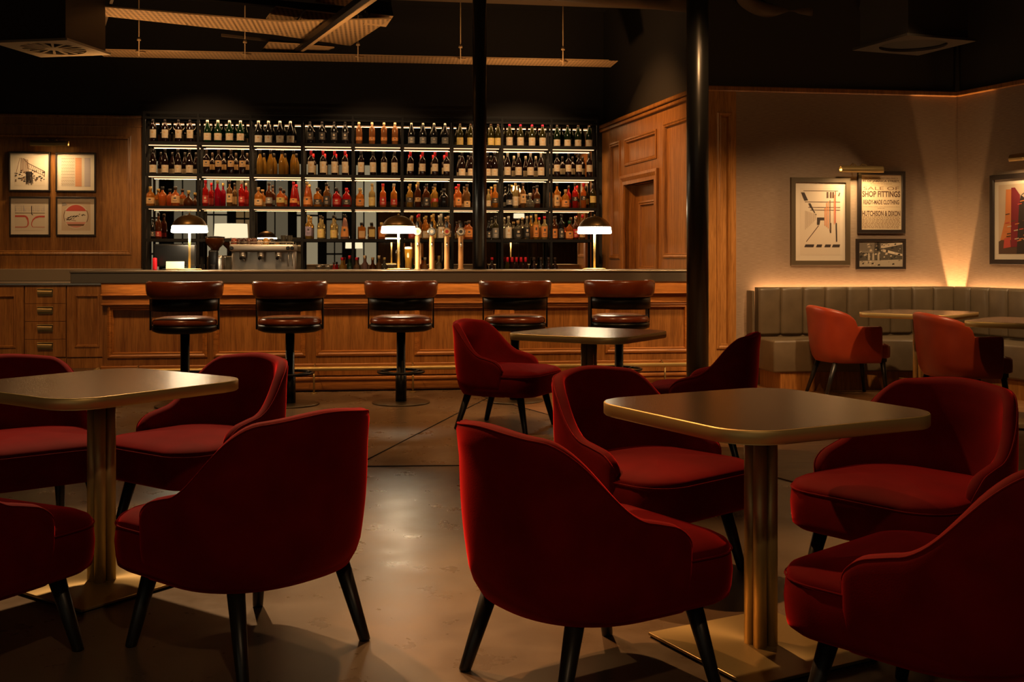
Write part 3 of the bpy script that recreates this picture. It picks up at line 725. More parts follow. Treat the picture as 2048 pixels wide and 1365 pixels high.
# ---- espresso machine and grinder on the back counter
t = 2.72; xa, xb = BAR.s_at(463, t), BAR.s_at(590, t); W = (xb-xa)/2
o = empty('espresso_machine', BAR.P((xa+xb)/2, t, ZB+.0005), BAR.a)
zt_ = BAR.z_at(525, 487, t)-ZB
b = MB(); b.box(-W, W, 0, .30, .05, zt_-.09, M['steel_satin'], .01, 2)
for sx in (-1, 1):
    for y in (.03, .27): b.lathe([(.02, 0), (.022, .05)], M['black_metal'], (sx*(W-.05), y, 0), 12)
b.box(-W+.03, W-.03, .0, .002, .12, zt_-.1, M['steel_satin']); b.build('body', o)
b = MB(); b.box(-W-.005, W+.005, -.16, .34, zt_-.09, zt_-.012, M['steel_satin'], .02, 3); b.tube([(-W, -.16, zt_+.01), (W, -.16, zt_+.01)], .005, M['steel_satin'], 8)
for sx in (-1, 0, 1): b.tube([(sx*W*.98, -.16, zt_-.02), (sx*W*.98, -.16, zt_+.01)], .004, M['steel_satin'], 8)
hd = b.build('hood', o)
b = MB(); b.box(-W, W, -.2, .0, .045, .085, M['steel_satin'], .006, 2); b.box(-W+.02, W-.02, -.19, -.01, .085, .088, M['black_metal']); b.build('drip_tray', o)
for x in (-.62, -.05, .5):
    b = MB(); xx = x*W; b.lathe([(.033, zt_-.135), (.036, zt_-.125), (.036, zt_-.09)], M['steel_satin'], (xx, -.09, 0), 18); g_ = b.build('brew_group', o)
    b = MB(); b.lathe([(.034, zt_-.16), (.036, zt_-.14), (.034, zt_-.13)], M['steel_satin'], (xx, -.09, 0), 18)
    b.tube([(xx, -.12, zt_-.148), (xx, -.19, zt_-.155), (xx, -.25, zt_-.17)], [.009, .014, .017], M['black_gloss'], 12)
    for q in (-1, 1): b.tube([(xx, -.09, zt_-.16), (xx+q*.016, -.09, zt_-.185), (xx+q*.018, -.09, zt_-.2)], .006, M['steel_satin'], 8)
    b.build('portafilter', g_)
for x in (-.93, .82, .95):
    b = MB(); xx = x*W; b.tube([(xx, -.1, zt_-.09), (xx, -.14, zt_-.15), (xx, -.13, zt_-.26)], .006, M['steel_satin'], 8); b.build('steam_wand', o)
    b = MB(); b.M = Matrix.Translation((xx, -.165, zt_-.055)) @ Matrix.Rotation(R(90), 4, 'X'); b.lathe([(.02, 0), (.022, .02), (.016, .03)], M['black_gloss'], seg=14); b.build('knob', o)
tag(o, 'polished steel espresso machine with three groups on the back counter', 'espresso machine')
zc = ZB+zt_-.011
cups = [(468, 'terracotta', 'CUP'), (478, 'dark brown', 'CUP'), (488, 'dark brown', 'CUP'), (498, 'brown', 'CUP'), (508, 'brown', 'CUP'), (520, 'cream', 'CUP'), (532, 'amber', 'CUP'), (543, 'dark', 'CUP')]
cm = {'terracotta': plain('terracotta', (.25, .05, .02), .35), 'dark brown': plain('brown_ceramic', (.05, .02, .012), .3), 'brown': plain('brown_ceramic_2', (.11, .04, .02), .3), 'cream': plain('cream_ceramic', (.6, .42, .26), .35), 'amber': plain('amber_ceramic', (.6, .3, .06), .3), 'dark': plain('dark_ceramic', (.03, .025, .02), .3)}
cupn = {}
CUPORD = ['first', 'second', 'third', 'fourth', 'fifth', 'sixth', 'seventh', 'eighth']
for i, (px, cn, _) in enumerate(cups):
    t_ = 2.72+(.02 if i % 2 else -.05)
    b = MB(); hgt = .068 if cn != 'cream' else .045
    b.lathe([(.034, 0), (.036, .002), (.033, hgt*.6), (.022, hgt), (.012, hgt)], cm[cn], seg=20); 
    b.tube([(.033, 0, hgt*.25), (.048, 0, hgt*.35), (.046, 0, hgt*.7), (.03, 0, hgt*.75)], .004, cm[cn], 6)
    tag(b.build('coffee_cup', None, BAR.P(BAR.s_at(px, t_), t_, zc+.001), BAR.a+i), '%s coffee cup, %s from left upturned on the espresso machine' % (cn, CUPORD[i]), 'cup', 'cups on the espresso machine')
for i, px in enumerate((567, 579)):
    b = MB(); b.lathe([(.026, 0), (.028, .003), (.034, .10), (.032, .10), (.026, .006)], GL['clear'], seg=18)
    tag(b.build('drinking_glass', None, BAR.P(BAR.s_at(px, 2.74), 2.74, zc+.001), BAR.a), '%s clear glass on the right end of the espresso machine' % ('left', 'right')[i], 'glass', 'glasses on the espresso machine')
t = 2.75; o = empty('coffee_grinder', BAR.P(BAR.s_at(430, t), t, ZB+.0005), BAR.a)
b = MB(); b.box(-.085, .095, -.05, .2, 0, .30, M['steel'], .03, 4); b.build('body', o)
b = MB(); b.box(-.055, .045, -.12, -.02, .09, .36, M['black_gloss'], .02, 3); b.box(-.03, .03, -.15, -.10, .02, .2, M['black_gloss'], .01, 2); b.build('doser', o)
b = MB(); b.lathe([(.035, .33), (.05, .38), (.10, .43), (.108, .47), (.105, .50), (.09, .505)], GL['brown'], seg=28); b.build('hopper', o)
b = MB(); b.lathe([(.108, .498), (.108, .508), (.02, .516)], M['black_gloss'], seg=28); b.build('lid', o)
tag(o, 'coffee grinder with brown bean hopper left of the espresso machine', 'coffee grinder')
# glass jars and a beer glass
for px, lab in ((638, 'clear glass jar on the back counter, right of the espresso machine'), (656, 'second clear glass jar on the back counter, beside the small red bottle')):
    o = empty('glass_jar', BAR.P(BAR.s_at(px, 3.0), 3.0, ZB+.0005), BAR.a)
    b = MB(); b.lathe([(.038, 0), (.043, .01), (.045, .12), (.036, .15), (.036, .165)], GL['clear'], seg=20); b.build('body', o)
    b = MB(); b.lathe([(.038, .166), (.038, .178), (.012, .185)], M['steel'], seg=20); b.build('lid', o); tag(o, lab, 'jar')
b = MB(); b.lathe([(.026, 0), (.03, .003), (.036, .19), (.034, .19), (.028, .006)], GL['beer'], seg=20)
bg_ = b.build('beer_glass', None, BAR.P(BAR.s_at(817, .42), .42, ztop+.0005), BAR.a)
b = MB(); b.lathe([(.0345, .176), (.0365, .205), (.030, .211), (.01, .213)], LB['white'], seg=20); b.build('foam', bg_)
tag(bg_, 'tall glass of golden beer on the bar between lamp and taps', 'glass')

# ------------------------------------------------------------------ columns
def column(px, D, r, label):
    x = (px-1024)/F*D
    o = empty('column', (x, D, 0))
    b = MB(); b.lathe([(r, .05), (r, 4.2)], M['black_gloss'], seg=36); b.build('shaft', o)
    b = MB(); b.lathe([(r+.05, 0), (r+.05, .03), (r+.02, .05), (r, .06)], M['black_gloss'], seg=36); b.build('base_ring', o)
    tag(o, label, 'column')
column(959, 10.62, .067, 'slim black iron column standing behind the bar worktop')
column(1395, 8.75, .087, 'thick black iron column standing in front of the oak pilaster')

# ------------------------------------------------------------------ bar stools
def arc_ring_pts(r, a0, a1, n): return [(r*math.cos(R(a0+(a1-a0)*i/n)), r*math.sin(R(a0+(a1-a0)*i/n))) for i in range(n+1)]
def make_stool():
    o = empty('bar_stool')
    b = MB(); b.lathe([(.232, 0), (.235, .003), (.235, .009), (.228, .012), (.04, .016)], M['bronze'], seg=48); b.build('base', o)
    b = MB(); b.lathe([(.045, .012), (.045, .25), (.036, .252), (.036, .585)], M['black_metal'], seg=24); b.build('pole', o)
    b = MB(); b.tube([(.185*math.cos(R(a)), .185*math.sin(R(a)), .255) for a in range(0, 360, 9)], .011, M['black_metal'], 10, closed=True)
    for a in (30, 150, 270): b.tube([(.04*math.cos(R(a)), .04*math.sin(R(a)), .235), (.18*math.cos(R(a)), .18*math.sin(R(a)), .255)], .007, M['black_metal'], 8)
    b.build('foot_ring', o)
    b = MB(); b.lathe([(.12, .583), (.21, .588), (.252, .605), (.256, .63), (.252, .648), (.2, .65)], M['black_metal'], seg=48); b.build('seat_shell', o)
    b = MB(); b.lathe([(.235, .648), (.248, .655), (.25, .672), (.243, .69), (.225, .705), (.18, .714), (.08, .718), (.01, .718)], M['tan_leather'], seg=48)
    b.build('seat', o)
    # back plate: curved sheet, below the pad. the back is on the -y side
    b = MB(); rings = []
    for i in range(31):
        a = R(-90-88+176*i/30); rings.append([(.262*math.cos(a), .262*math.sin(a), .765), (.262*math.cos(a), .262*math.sin(a), .875), (.256*math.cos(a), .256*math.sin(a), .875), (.256*math.cos(a), .256*math.sin(a), .765)])
    b.loft(rings, M['black_metal'], True, True, True); b.build('back_plate', o)
    for sx in (-1, 1):
        b = MB(); b.box(sx*.262-.006, sx*.262+.006, -.03, .03, .61, .90, M['black_metal'], .002, 1); b.build('side_post', o)
    b = MB(); rings = []
    n = 44
    for i in range(n+1):
        u_ = i/n; a = R(-90-112+224*u_); e = min(u_, 1-u_)*n/3.0
        k = math.sqrt(max(0, 1-(1-min(1, e))**2))*.85+.15
        cxr = .268; ring = []
        for j in range(16):
            q = 2*math.pi*j/16
            dx = math.copysign(abs(math.cos(q))**.8, math.cos(q))*.030*k; dz = math.copysign(abs(math.sin(q))**.75, math.sin(q))*.070*k
            lean = dz*.12
            ring.append(((cxr+dx+lean)*math.cos(a), (cxr+dx+lean)*math.sin(a), .929+dz))
        rings.append(ring)
    b.loft(rings, M['tan_leather']); b.build('back_pad', o)
    return o
stool_l = ['first tan leather bar stool from the left, with a dark pole', 'second tan leather bar stool from the left, behind a red chair',
           'middle tan leather bar stool with its whole round base in view', 'fourth tan leather bar stool from the left, behind the pale centre table',
           'rightmost tan leather bar stool, turned a little, next to the thick column']
st0 = make_stool()
for i, (px, rz) in enumerate(((370, 2), (580, -1), (802, 1), (1030, -6), (1238, 12))):
    o = st0 if i == 0 else copy_tree(st0)
    t = -.86; o.location = BAR.P(BAR.s_at(px, t), t, 0); o.rotation_euler[2] = BAR.a+R(rz)*1.0
    tag(o, stool_l[i], 'bar stool', 'bar stools along the bar')

# ------------------------------------------------------------------ upholstered chairs
def smooth(a, b_, x):
    t = max(0, min(1, (x-a)/(b_-a))); return t*t*(3-2*t)
def plan_curve(w, yb, yc, yf, n=2.35, N=72):
    pts = []
    for i in range(401):
        th = math.pi*i/400; c, s_ = math.cos(th), math.sin(th)
        pts.append((w*math.copysign(abs(c)**(2/n), c), yc-(yc-yb)*abs(s_)**(2/n)))
    pts = [(w, yf-(yf-yc)*k/30) for k in range(30)] + pts + [(-w, yc+(yf-yc)*k/30) for k in range(1, 31)]
    L = [0]
    for a, c in zip(pts, pts[1:]): L.append(L[-1]+math.hypot(c[0]-a[0], c[1]-a[1]))
    tot = L[-1]; out = []; j = 0
    samples = []
    for i in range(N+1):
        samples.append(tot*i/N)
    extra = [.003, .008, .014, .022, .035, .05]
    samples = sorted(set(samples+extra+[tot-e for e in extra]))
    for s_ in samples:
        while j < len(L)-2 and L[j+1] < s_: j += 1
        k = (s_-L[j])/max(1e-9, L[j+1]-L[j]); a, c = pts[j], pts[j+1]
        out.append((a[0]+(c[0]-a[0])*k, a[1]+(c[1]-a[1])*k, s_))
    return out, tot
def shell(p, mat):
    pts, tot = plan_curve(p['w'], p['yb'], p['yc'], p['yf'])
    rings = []; pipe = []
    for i, (x, y, s_) in enumerate(pts):
        a = pts[max(0, i-1)]; c = pts[min(len(pts)-1, i+1)]
        d = Vector((c[0]-a[0], c[1]-a[1])).normalized(); nrm = Vector((-d.y, d.x))
        if nrm.dot(Vector((x, y-.05))) < 0: nrm = -nrm
        dist = abs(s_-tot/2); half = tot/2; e = min(s_, tot-s_)
        h = p['h'](dist, half)
        if e < p['er']: h -= p['er']-math.sqrt(max(0, p['er']**2-(p['er']-e)**2))
        tf = math.sqrt(max(0.0, 1-(1-min(1, e/.03))**2))*.7+.3
        th = p['th']*tf; r_ = th/2; sh_ = (p['th']-th)/2
        back = 1-smooth(.15, .5, dist)
        lean = p['lean']*back; zb = p['zb']
        def off(z):
            k = (z-zb)/(p['top']-zb)
            tuck = .022*max(0, 1-(z-zb)/.08)**2
            return lean*k*1.0 + p['bulge']*math.sin(min(1, max(0, k*1.3))*math.pi)*.5 - tuck
        ring = []; zt = h-r_
        M_ = 12
        for k in range(M_+1):
            z = zb+(zt-zb)*k/M_; q = off(z)-sh_; ring.append((x+nrm.x*q, y+nrm.y*q, z))
        q0 = off(zt)-sh_
        for k in range(1, 6):
            an = math.pi*k/6; q = q0-r_+r_*math.cos(an); ring.append((x+nrm.x*q, y+nrm.y*q, zt+r_*math.sin(an)))
        for k in range(M_+1):
            z = zt+(p['zi']-zt)*k/M_; q = off(z)-sh_-th; ring.append((x+nrm.x*q, y+nrm.y*q, z))
        ring.append((x+nrm.x*(off(zb+.01)-p['th']*.6), y+nrm.y*(off(zb+.01)-p['th']*.6), zb-.004))
        rings.append(ring)
        q = q0+.001-r_+r_*math.cos(R(38)); pipe.append((x+nrm.x*q, y+nrm.y*q, zt+r_*math.sin(R(38))+.0012))
    b = MB(); b.loft(rings, mat, True, True, True)
    return b, pipe, rings
def rrect(x0, x1, y0, y1, rf, rb, n=8):
    pts = []
    for cx_, cy_, r_, a0 in ((x1-rf, y1-rf, rf, 0), (x0+rf, y1-rf, rf, 90), (x0+rb, y0+rb, rb, 180), (x1-rb, y0+rb, rb, 270)):
        for i in range(n+1):
            a = R(a0+90*i/n); pts.append((cx_+r_*math.cos(a), cy_+r_*math.sin(a)))
    return pts
def inset(pts, d, c=(0, 0)):
    out = []; n = len(pts)
    for i, p in enumerate(pts):
        a, q = Vector(pts[i-1]), Vector(pts[(i+1) % n]); t_ = (q-a).normalized(); nn = Vector((t_.y, -t_.x))
        out.append((p[0]-nn.x*d, p[1]-nn.y*d))
    return out
def seat_mesh(outline, steps, mat, sub=None):
    rings = []
    for d, z in steps: rings.append([(x, y, z) for x, y in inset(outline, d)])
    b = MB(); b.loft(rings, mat, True, False, True)
    last = rings[-1]; cxm = sum(p[0] for p in last)/len(last); cym = sum(p[1] for p in last)/len(last)
    # finish the crown with shrinking rings to the centre
    rr = [last]
    for k, dz in ((.66, .006), (.33, .009), (.05, .010)):
        rr.append([(cxm+(x-cxm)*k, cym+(y-cym)*k, last[0][2]+dz) for x, y, _ in last])
    b.loft(rr, mat, True, False, True); n = len(last); b.add([p for p in rr[-1]], [tuple(range(n))], mat, True)
    bot = rings[0]; b.add(bot, [tuple(range(n-1, -1, -1))], M['black_wood'])
    return b
def h_velvet(d, half):
    top = .752-.022*smooth(0, .26, d)
    arm = .520-.035*smooth(.42, half, d)
    k = smooth(.19, .47, d)
    return top*(1-k)+arm*k
def make_velvet():
    o = empty('velvet_armchair')
    p = dict(w=.312, yb=-.29, yc=.0, yf=.135, th=.052, top=.752, zb=.245, zi=.36, lean=.055, bulge=.02, er=.075, h=h_velvet)
    b, pipe, _ = shell(p, M['velvet']); s_ = b.build('shell', o)
    b = MB(); b.tube(pipe, .0028, M['velvet'], 6); b.build('piping', s_)
    out = rrect(-.312, .312, -.25, .355, .14, .22)
    st = seat_mesh(out, [(.025, .247), (.004, .262), (0, .285), (-.004, .33), (0, .372), (.004, .384), (.002, .392), (.012, .406), (.04, .420), (.09, .430), (.14, .434)], M['velvet'])
    se = st.build('seat', o)
    b = MB(); b.tube([(x, y, .386) for x, y in inset(out, -.001)], .0026, M['velvet'], 6, closed=True); b.build('piping', se)
    for (x0, y0, x1, y1) in ((-.20, -.17, -.235, -.25), (.20, -.17, .235, -.25), (-.205, .22, -.245, .28), (.205, .22, .245, .28)):
        b = MB(); b.tube([(x0, y0, .262), (x1+(x0-x1)*.03, y1+(y0-y1)*.03, .008), (x1, y1, 0.0)], [.027, .0175, .0165], M['black_wood'], 18); b.build('leg', o)
    return o
def h_leather(d, half):
    return .608+(.775-.608)*math.sqrt(max(0, 1-(d/.43)**2))**.9
    top = .775-.02*smooth(0, .15, d)
    arm = .612-.006*smooth(.45, half, d)
    k = smooth(.08, .44, d)**.85
    return top*(1-k)+arm*k
def make_leather():
    o = empty('leather_armchair')
    p = dict(w=.285, yb=-.265, yc=-.02, yf=.20, th=.05, top=.775, zb=.30, zi=.40, lean=.06, bulge=.015, er=.018, h=h_leather)
    b, pipe, _ = shell(p, M['orange_leather']); s_ = b.build('shell', o)
    out = rrect(-.25, .25, -.21, .30, .06, .18)
    seat_mesh(out, [(.02, .335), (.0, .345), (-.002, .39), (.0, .435), (.012, .45), (.05, .458), (.12, .462)], M['orange_leather']).build('seat', o)
    b = MB(); b.prism(rrect(-.235, .235, -.2, .275, .05, .16), .305, .335, M['black_wood']); b.build('seat_frame', o)
    for (x0, y0, x1, y1) in ((-.18, -.16, -.215, -.27), (.18, -.16, .215, -.27), (-.21, .23, -.225, .262), (.21, .23, .225, .262)):
        b = MB(); b.tube([(x0, y0, .33), (x1, y1, 0.0)], [.024, .014], M['black_wood'], 14); b.build('leg', o)
    return o
VCH = [
 (-.80, 3.40, 142, 'red velvet chair with its back to us, right of the left front table'),
 (-1.66, 3.20, 64, 'red velvet chair cut off by the left edge, nearest to us'),
 (-1.35, 4.84, -126, 'red velvet chair on the far right side of the left front table'),
 (-2.12, 4.78, -50, 'red velvet chair at the left edge, behind the left front table'),
 (.20, 3.12, 33, 'large red velvet chair in front, back to us, orange lit rim'),
 (.51, 4.25, -48, 'red velvet chair on the far left side of the right front table'),
 (1.40, 3.86, -142, 'red velvet chair on the far right side of the right front table'),
 (1.11, 2.75, 132, 'red velvet chair cut off by the lower right corner'),
 (-.06, 7.72, -25, 'small red velvet chair standing left of the middle table, near the bar'),
 (1.13, 6.55, 160, 'red velvet chair half hidden behind the right front table, facing the bar table')]
vc0 = make_velvet()
for i, (x, y, a, lab) in enumerate(VCH):
    o = vc0 if i == 0 else copy_tree(vc0)
    o.location = (x, y, .0 if not (x > 1.0 and y > 6) else .004); o.rotation_euler[2] = R(a-90); tag(o, lab, 'chair', 'red velvet armchairs')
lc0 = make_leather()
for i, (x, y, a, lab) in enumerate([(2.86, 9.42, 6, 'orange leather armchair farther away, in front of the left end of the banquette'), (3.36, 8.25, 2, 'orange leather armchair nearer, cut close to the right edge')]):
    o = lc0 if i == 0 else copy_tree(lc0)
    o.location = (x, y, .004); o.rotation_euler[2] = R(a-90); tag(o, lab, 'chair', 'orange leather armchairs')

# ------------------------------------------------------------------ tables
def make_table():
    o = empty('square_table')
    out = rrect(-.385, .385, -.385, .385, .14, .14, 14)
    b = MB(); n = len(out)
    for (d0, z0, d1, z1) in ((0.004, .701, 0, .705), (0, .705, 0, .738), (0, .738, .0025, .7405)):
        pass
    rings = [[(x, y, z) for x, y in inset(out, d)] for d, z in ((.30, .701), (.004, .701), (0, .705), (0, .737), (.003, .7402), (.004, .7402))]
    b.loft(rings, M['brass'], True, False, True); b.build('edge', o)
    b = MB(); b.prism(inset(out, .004), .7385, .7405, M['tabletop']); b.build('top', o)
    b = MB(); c = .021
    for sx, sy in ((-c, -c), (c, -c), (c, c), (-c, c)): b.lathe([(.0205, .014), (.0205, .702)], M['brass'], (sx, sy, 0), 24, True, True)
    b.box(-.012, .012, -.012, .012, .014, .702, M['brass_dark']); b.build('pole', o)
    b = MB(); b.box(-.13, .13, -.13, .13, .688, .7009, M['black_metal'], .002, 1); b.build('mounting_plate', o)
    b = MB(); b.box(-.245, .245, -.245, .245, .006, .015, M['brass_dark'], .002, 2); b.build('base_plate', o)
    b = MB(); b.box(-.24, .24, -.24, .24, .0, .0065, M['rubber_and_shade']); b.build('base_pad', o)
    return o
TB0 = make_table()
for i, (x, y, a, lab, z, sc) in enumerate([
    (-1.50, 4.02, 55, 'bronze topped square table with brass edge at left front', 0, 1),
    (.76, 3.36, 28, 'bronze topped square table with brass edge at right front', 0, 1),
    (.465, 6.65, 58, 'bronze topped square table in the middle, between two red chairs', 0, 1),
    (3.30, 8.92, 50, 'brass edged table before the banquette, right of the farther leather chair', .004, 1),
    (3.66, 7.72, 50, 'brass edged table cut off by the right edge, beside the nearer leather chair', .004, 1)]):
    o = TB0 if i == 0 else copy_tree(TB0)
    o.location = (x, y, z); o.rotation_euler[2] = R(a); tag(o, lab, 'table', 'square brass edged tables')

# ------------------------------------------------------------------ banquette
def inter(s_, t_, fr=FAB): return fr.P(s_, t_)
bq = empty('banquette', (0, 0, 0))
bs = FAB.s_at(1511, -.16)
zq = .91
def line_pts(tf, tr, s0_):                    # offset polyline along both walls
    A = Vector(FAB.P(s0_, -tf)[:2])
    # intersection of offset lines
    p1 = Vector(FAB.P(0, -tf)[:2]); d1_ = Vector(FAB.u); p2 = Vector(RW.P(0, -tr)[:2]); d2_ = Vector(RW.u)
    den = d1_.x*d2_.y-d1_.y*d2_.x; k = ((p2-p1).x*d2_.y-(p2-p1).y*d2_.x)/den
    Bc = p1+d1_*k; Cc = Vector(RW.P(LR-.05, -tr)[:2])
    return A, Bc, Cc
def slab(tf0, tf1, z0, z1, mat, name, bev=.0, s0_=bs, parent=bq):
    A0, B0, C0 = line_pts(tf0, tf0, s0_); A1, B1, C1 = line_pts(tf1, tf1, s0_)
    b = MB(); b.prism([tuple(A1), tuple(B1), tuple(C1), tuple(C0), tuple(B0), tuple(A0)], z0, z1, mat)
    o = b.build(name, parent)
    if bev:
        md = o.modifiers.new('bevel', 'BEVEL'); md.width = bev; md.segments = 3; md.limit_method = 'ANGLE'
        for p_ in o.data.polygons: p_.use_smooth = False
    return o
# back cushions with vertical channels
def channels(P0, P1, n0, z0, z1, th, name):
    d = (P1-P0); L_ = d.length; n = max(1, round(L_/n0)); d.normalize(); nrm = Vector((d.y, -d.x))
    b = MB()
    for i in range(n):
        a = L_*i/n; c = L_*(i+1)/n; rings = []
        for k in range(9):
            u_ = k/8; q = a+(c-a)*u_; bul = th*(1-.0)+ .014*(1-(2*u_-1)**6) - .0
            rings.append([(P0.x+d.x*q+nrm.x*w_, P0.y+d.y*q+nrm.y*w_, z) for w_, z in ((0, z0), (bul*.92, z0), (bul, z0+.02), (bul, z1-.03), (bul-.008, z1-.008), (bul-.028, z1), (0, z1))])
        b.loft(rings, M['grey_leather'], True, True, True)
    return b.build(name, bq)
A0, B0, C0 = line_pts(.09, .09, bs+.02); A1, B1, C1 = line_pts(.18, .18, bs+.02)
channels(A0.copy(), B0-(B0-A0).normalized()*.058, .223, .475, zq, .09, 'back_cushion')
channels(B0+(C0-B0).normalized()*.058, C0.copy(), .223, .475, zq, .09, 'back_cushion')
slab(.09, .17, .16, .475, M['grey_leather'], 'back_base', 0)
A, Bq, Cq = line_pts(.17, .17, bs-.01); A2, B2, C2 = line_pts(.62, .62, bs-.01)
b = MB(); mid = (B2+(A2-B2).normalized()*.9, B2+(C2-B2).normalized()*.7)
poly = [tuple(A2)]
A2b = A2
for k in range(25):
    u_ = k/24; q = mid[0]*(1-u_)**2+B2*2*u_*(1-u_)+mid[1]*u_**2; poly.append(tuple(q))
poly += [tuple(C2), tuple(Cq), tuple(Bq), tuple(A)]
b.prism(poly, .17, .455, M['grey_leather'], True); so = b.build('seat', bq)
md = so.modifiers.new('bevel', 'BEVEL'); md.width = .02; md.segments = 3; md.limit_method = 'ANGLE'
b = MB(); cc = Vector((4.3, 10.5)); b.prism([tuple(Vector(p)+(cc-Vector(p)).normalized()*.07) for p in poly[:-3]]+[tuple(Cq), tuple(Bq), tuple(A+(cc-A).normalized()*.05)], .004, .17, M['oak_dark']); b.build('plinth', bq)
# end panel
b = MB(); e0 = FAB.P(bs-.03, -.03); b.M = Matrix.Translation((FAB.o[0], FAB.o[1], 0)) @ Matrix.Rotation(FAB.a, 4, 'Z')
b.box(bs-.035, bs-.01, -.17, -.02, .16, zq-.03, M['grey_leather'], .008, 2); b.build('end_panel', bq)
tag(bq, 'long grey leather corner banquette with vertical channels along the fabric wall', 'banquette')
b = MB(); b.M = Matrix.Translation((FAB.o[0], FAB.o[1], 0)) @ Matrix.Rotation(FAB.a, 4, 'Z')
b.box(bs+.05, LF-.15, -.075, -.05, zq-.05, zq-.04, M['led_banquette'])
tag(b.build('light_strip'), 'warm light strip hidden behind the long banquette back', 'light strip')
b = MB(); b.M = Matrix.Translation((RW.o[0], RW.o[1], 0)) @ Matrix.Rotation(RW.a, 4, 'Z')
b.box(.15, LR-.1, -.075, -.05, zq-.05, zq-.04, M['led_banquette'])
tag(b.build('light_strip'), 'warm light strip hidden behind the banquette on the right wall', 'light strip')
cp_ = (Vector(K2)+(Vector((3.9, 9.9))-Vector(K2)).normalized()*.068)
b = MB(); b.lathe([(.02, 0), (.024, .01), (.024, .05), (.018, .055)], M['black_metal'], seg=20)
UL = b.build('uplight', None, (cp_.x, cp_.y, zq-.46))
tag(UL, 'small black uplight tucked in the corner behind the banquette', 'uplight')

# ------------------------------------------------------------------ pictures
def text_geo(body, fit_w, fit_h, bold=0):
    cu = bpy.data.curves.new('txt', 'FONT'); cu.body = body; cu.size = 1; cu.offset = bold; cu.resolution_u = 3
    ob = bpy.data.objects.new('txt', cu); COL.objects.link(ob)
    bpy.context.view_layer.update()
    dg = bpy.context.evaluated_depsgraph_get(); me = bpy.data.meshes.new_from_object(ob.evaluated_get(dg))
    vs = [v.co.copy() for v in me.vertices]; fs = [list(p.vertices) for p in me.polygons]
    bpy.data.objects.remove(ob); bpy.data.meshes.remove(me); bpy.data.curves.remove(cu)
    x0 = min(v.x for v in vs); x1 = max(v.x for v in vs); y0 = min(v.y for v in vs); y1 = max(v.y for v in vs)
    return [((v.x-x0)/(x1-x0)*fit_w-fit_w/2, (v.y-y0)/(y1-y0)*fit_h) for v in vs], fs
def picture(name, fr, x0, x1, z0, z1, fmat, fw, margin, art, label, paper, tout=0.0, cat='picture'):
    # local origin = centre bottom of the picture on the wall; local y- towards room
    sc = (x0+x1)/2; o = empty(name, fr.P(sc, -tout-.001, z0), fr.a); w = (x1-x0)/2; h = z1-z0
    b = MB(); b.ring(-w, w, 0, h, [(0, 0), (0, -.028), (.002, -.03), (fw-.002, -.03), (fw, -.027), (fw, -.010)], fmat)
    b.add([(-w, 0, 0), (w, 0, 0), (w, 0, h), (-w, 0, h)], [(0, 1, 2, 3)], fmat); b.build('frame', o)
    b = MB(); b.box(-w+fw-.002, w-fw+.002, -.012, -.002, fw-.002, h-fw+.002, paper); b.build('mount', o)
    iw = w-fw-margin; ih0 = fw+margin; ih1 = h-fw-margin
    b = MB(); art(b, iw, ih0, ih1); b.build('print', o)
    tag(o, label, cat)
    return o
PY = -.0125
def poly(b, pts, mat, lay=0):
    y = PY-.0004*lay; b.add([(x, y, z) for x, z in pts], [tuple(range(len(pts)))], mat)
def stroke(b, pts, w, mat, lay=0):
    for (x0, z0), (x1, z1) in zip(pts, pts[1:]):
        d = Vector((x1-x0, z1-z0)); 
        if d.length < 1e-6: continue
        d.normalize(); n_ = Vector((-d.y, d.x))*w/2
        poly(b, [(x0-n_.x, z0-n_.y), (x1-n_.x, z1-n_.y), (x1+n_.x, z1+n_.y), (x0+n_.x, z0+n_.y)], mat, lay)
PA = plain('paper_cream', (.62, .52, .40), .8); PA2 = plain('paper_mount', (.66, .57, .45), .8)
INK = plain('ink_black', (.035, .022, .018), .8); INK2 = plain('ink_sepia', (.18, .09, .045), .8); REDI = plain('ink_red', (.50, .07, .05), .8)
PINK = plain('ink_pink', (.62, .28, .22), .8); ORI = plain('ink_orange', (.60, .20, .06), .8); GREYI = plain('ink_grey', (.30, .27, .25), .8); BLUEI = plain('ink_lilac', (.34, .30, .36), .8)
BRI = plain('ink_brown', (.10, .05, .03), .8); PALEI = plain('ink_pale', (.55, .42, .30), .8); MAR = plain('ink_maroon', (.20, .015, .025), .8)
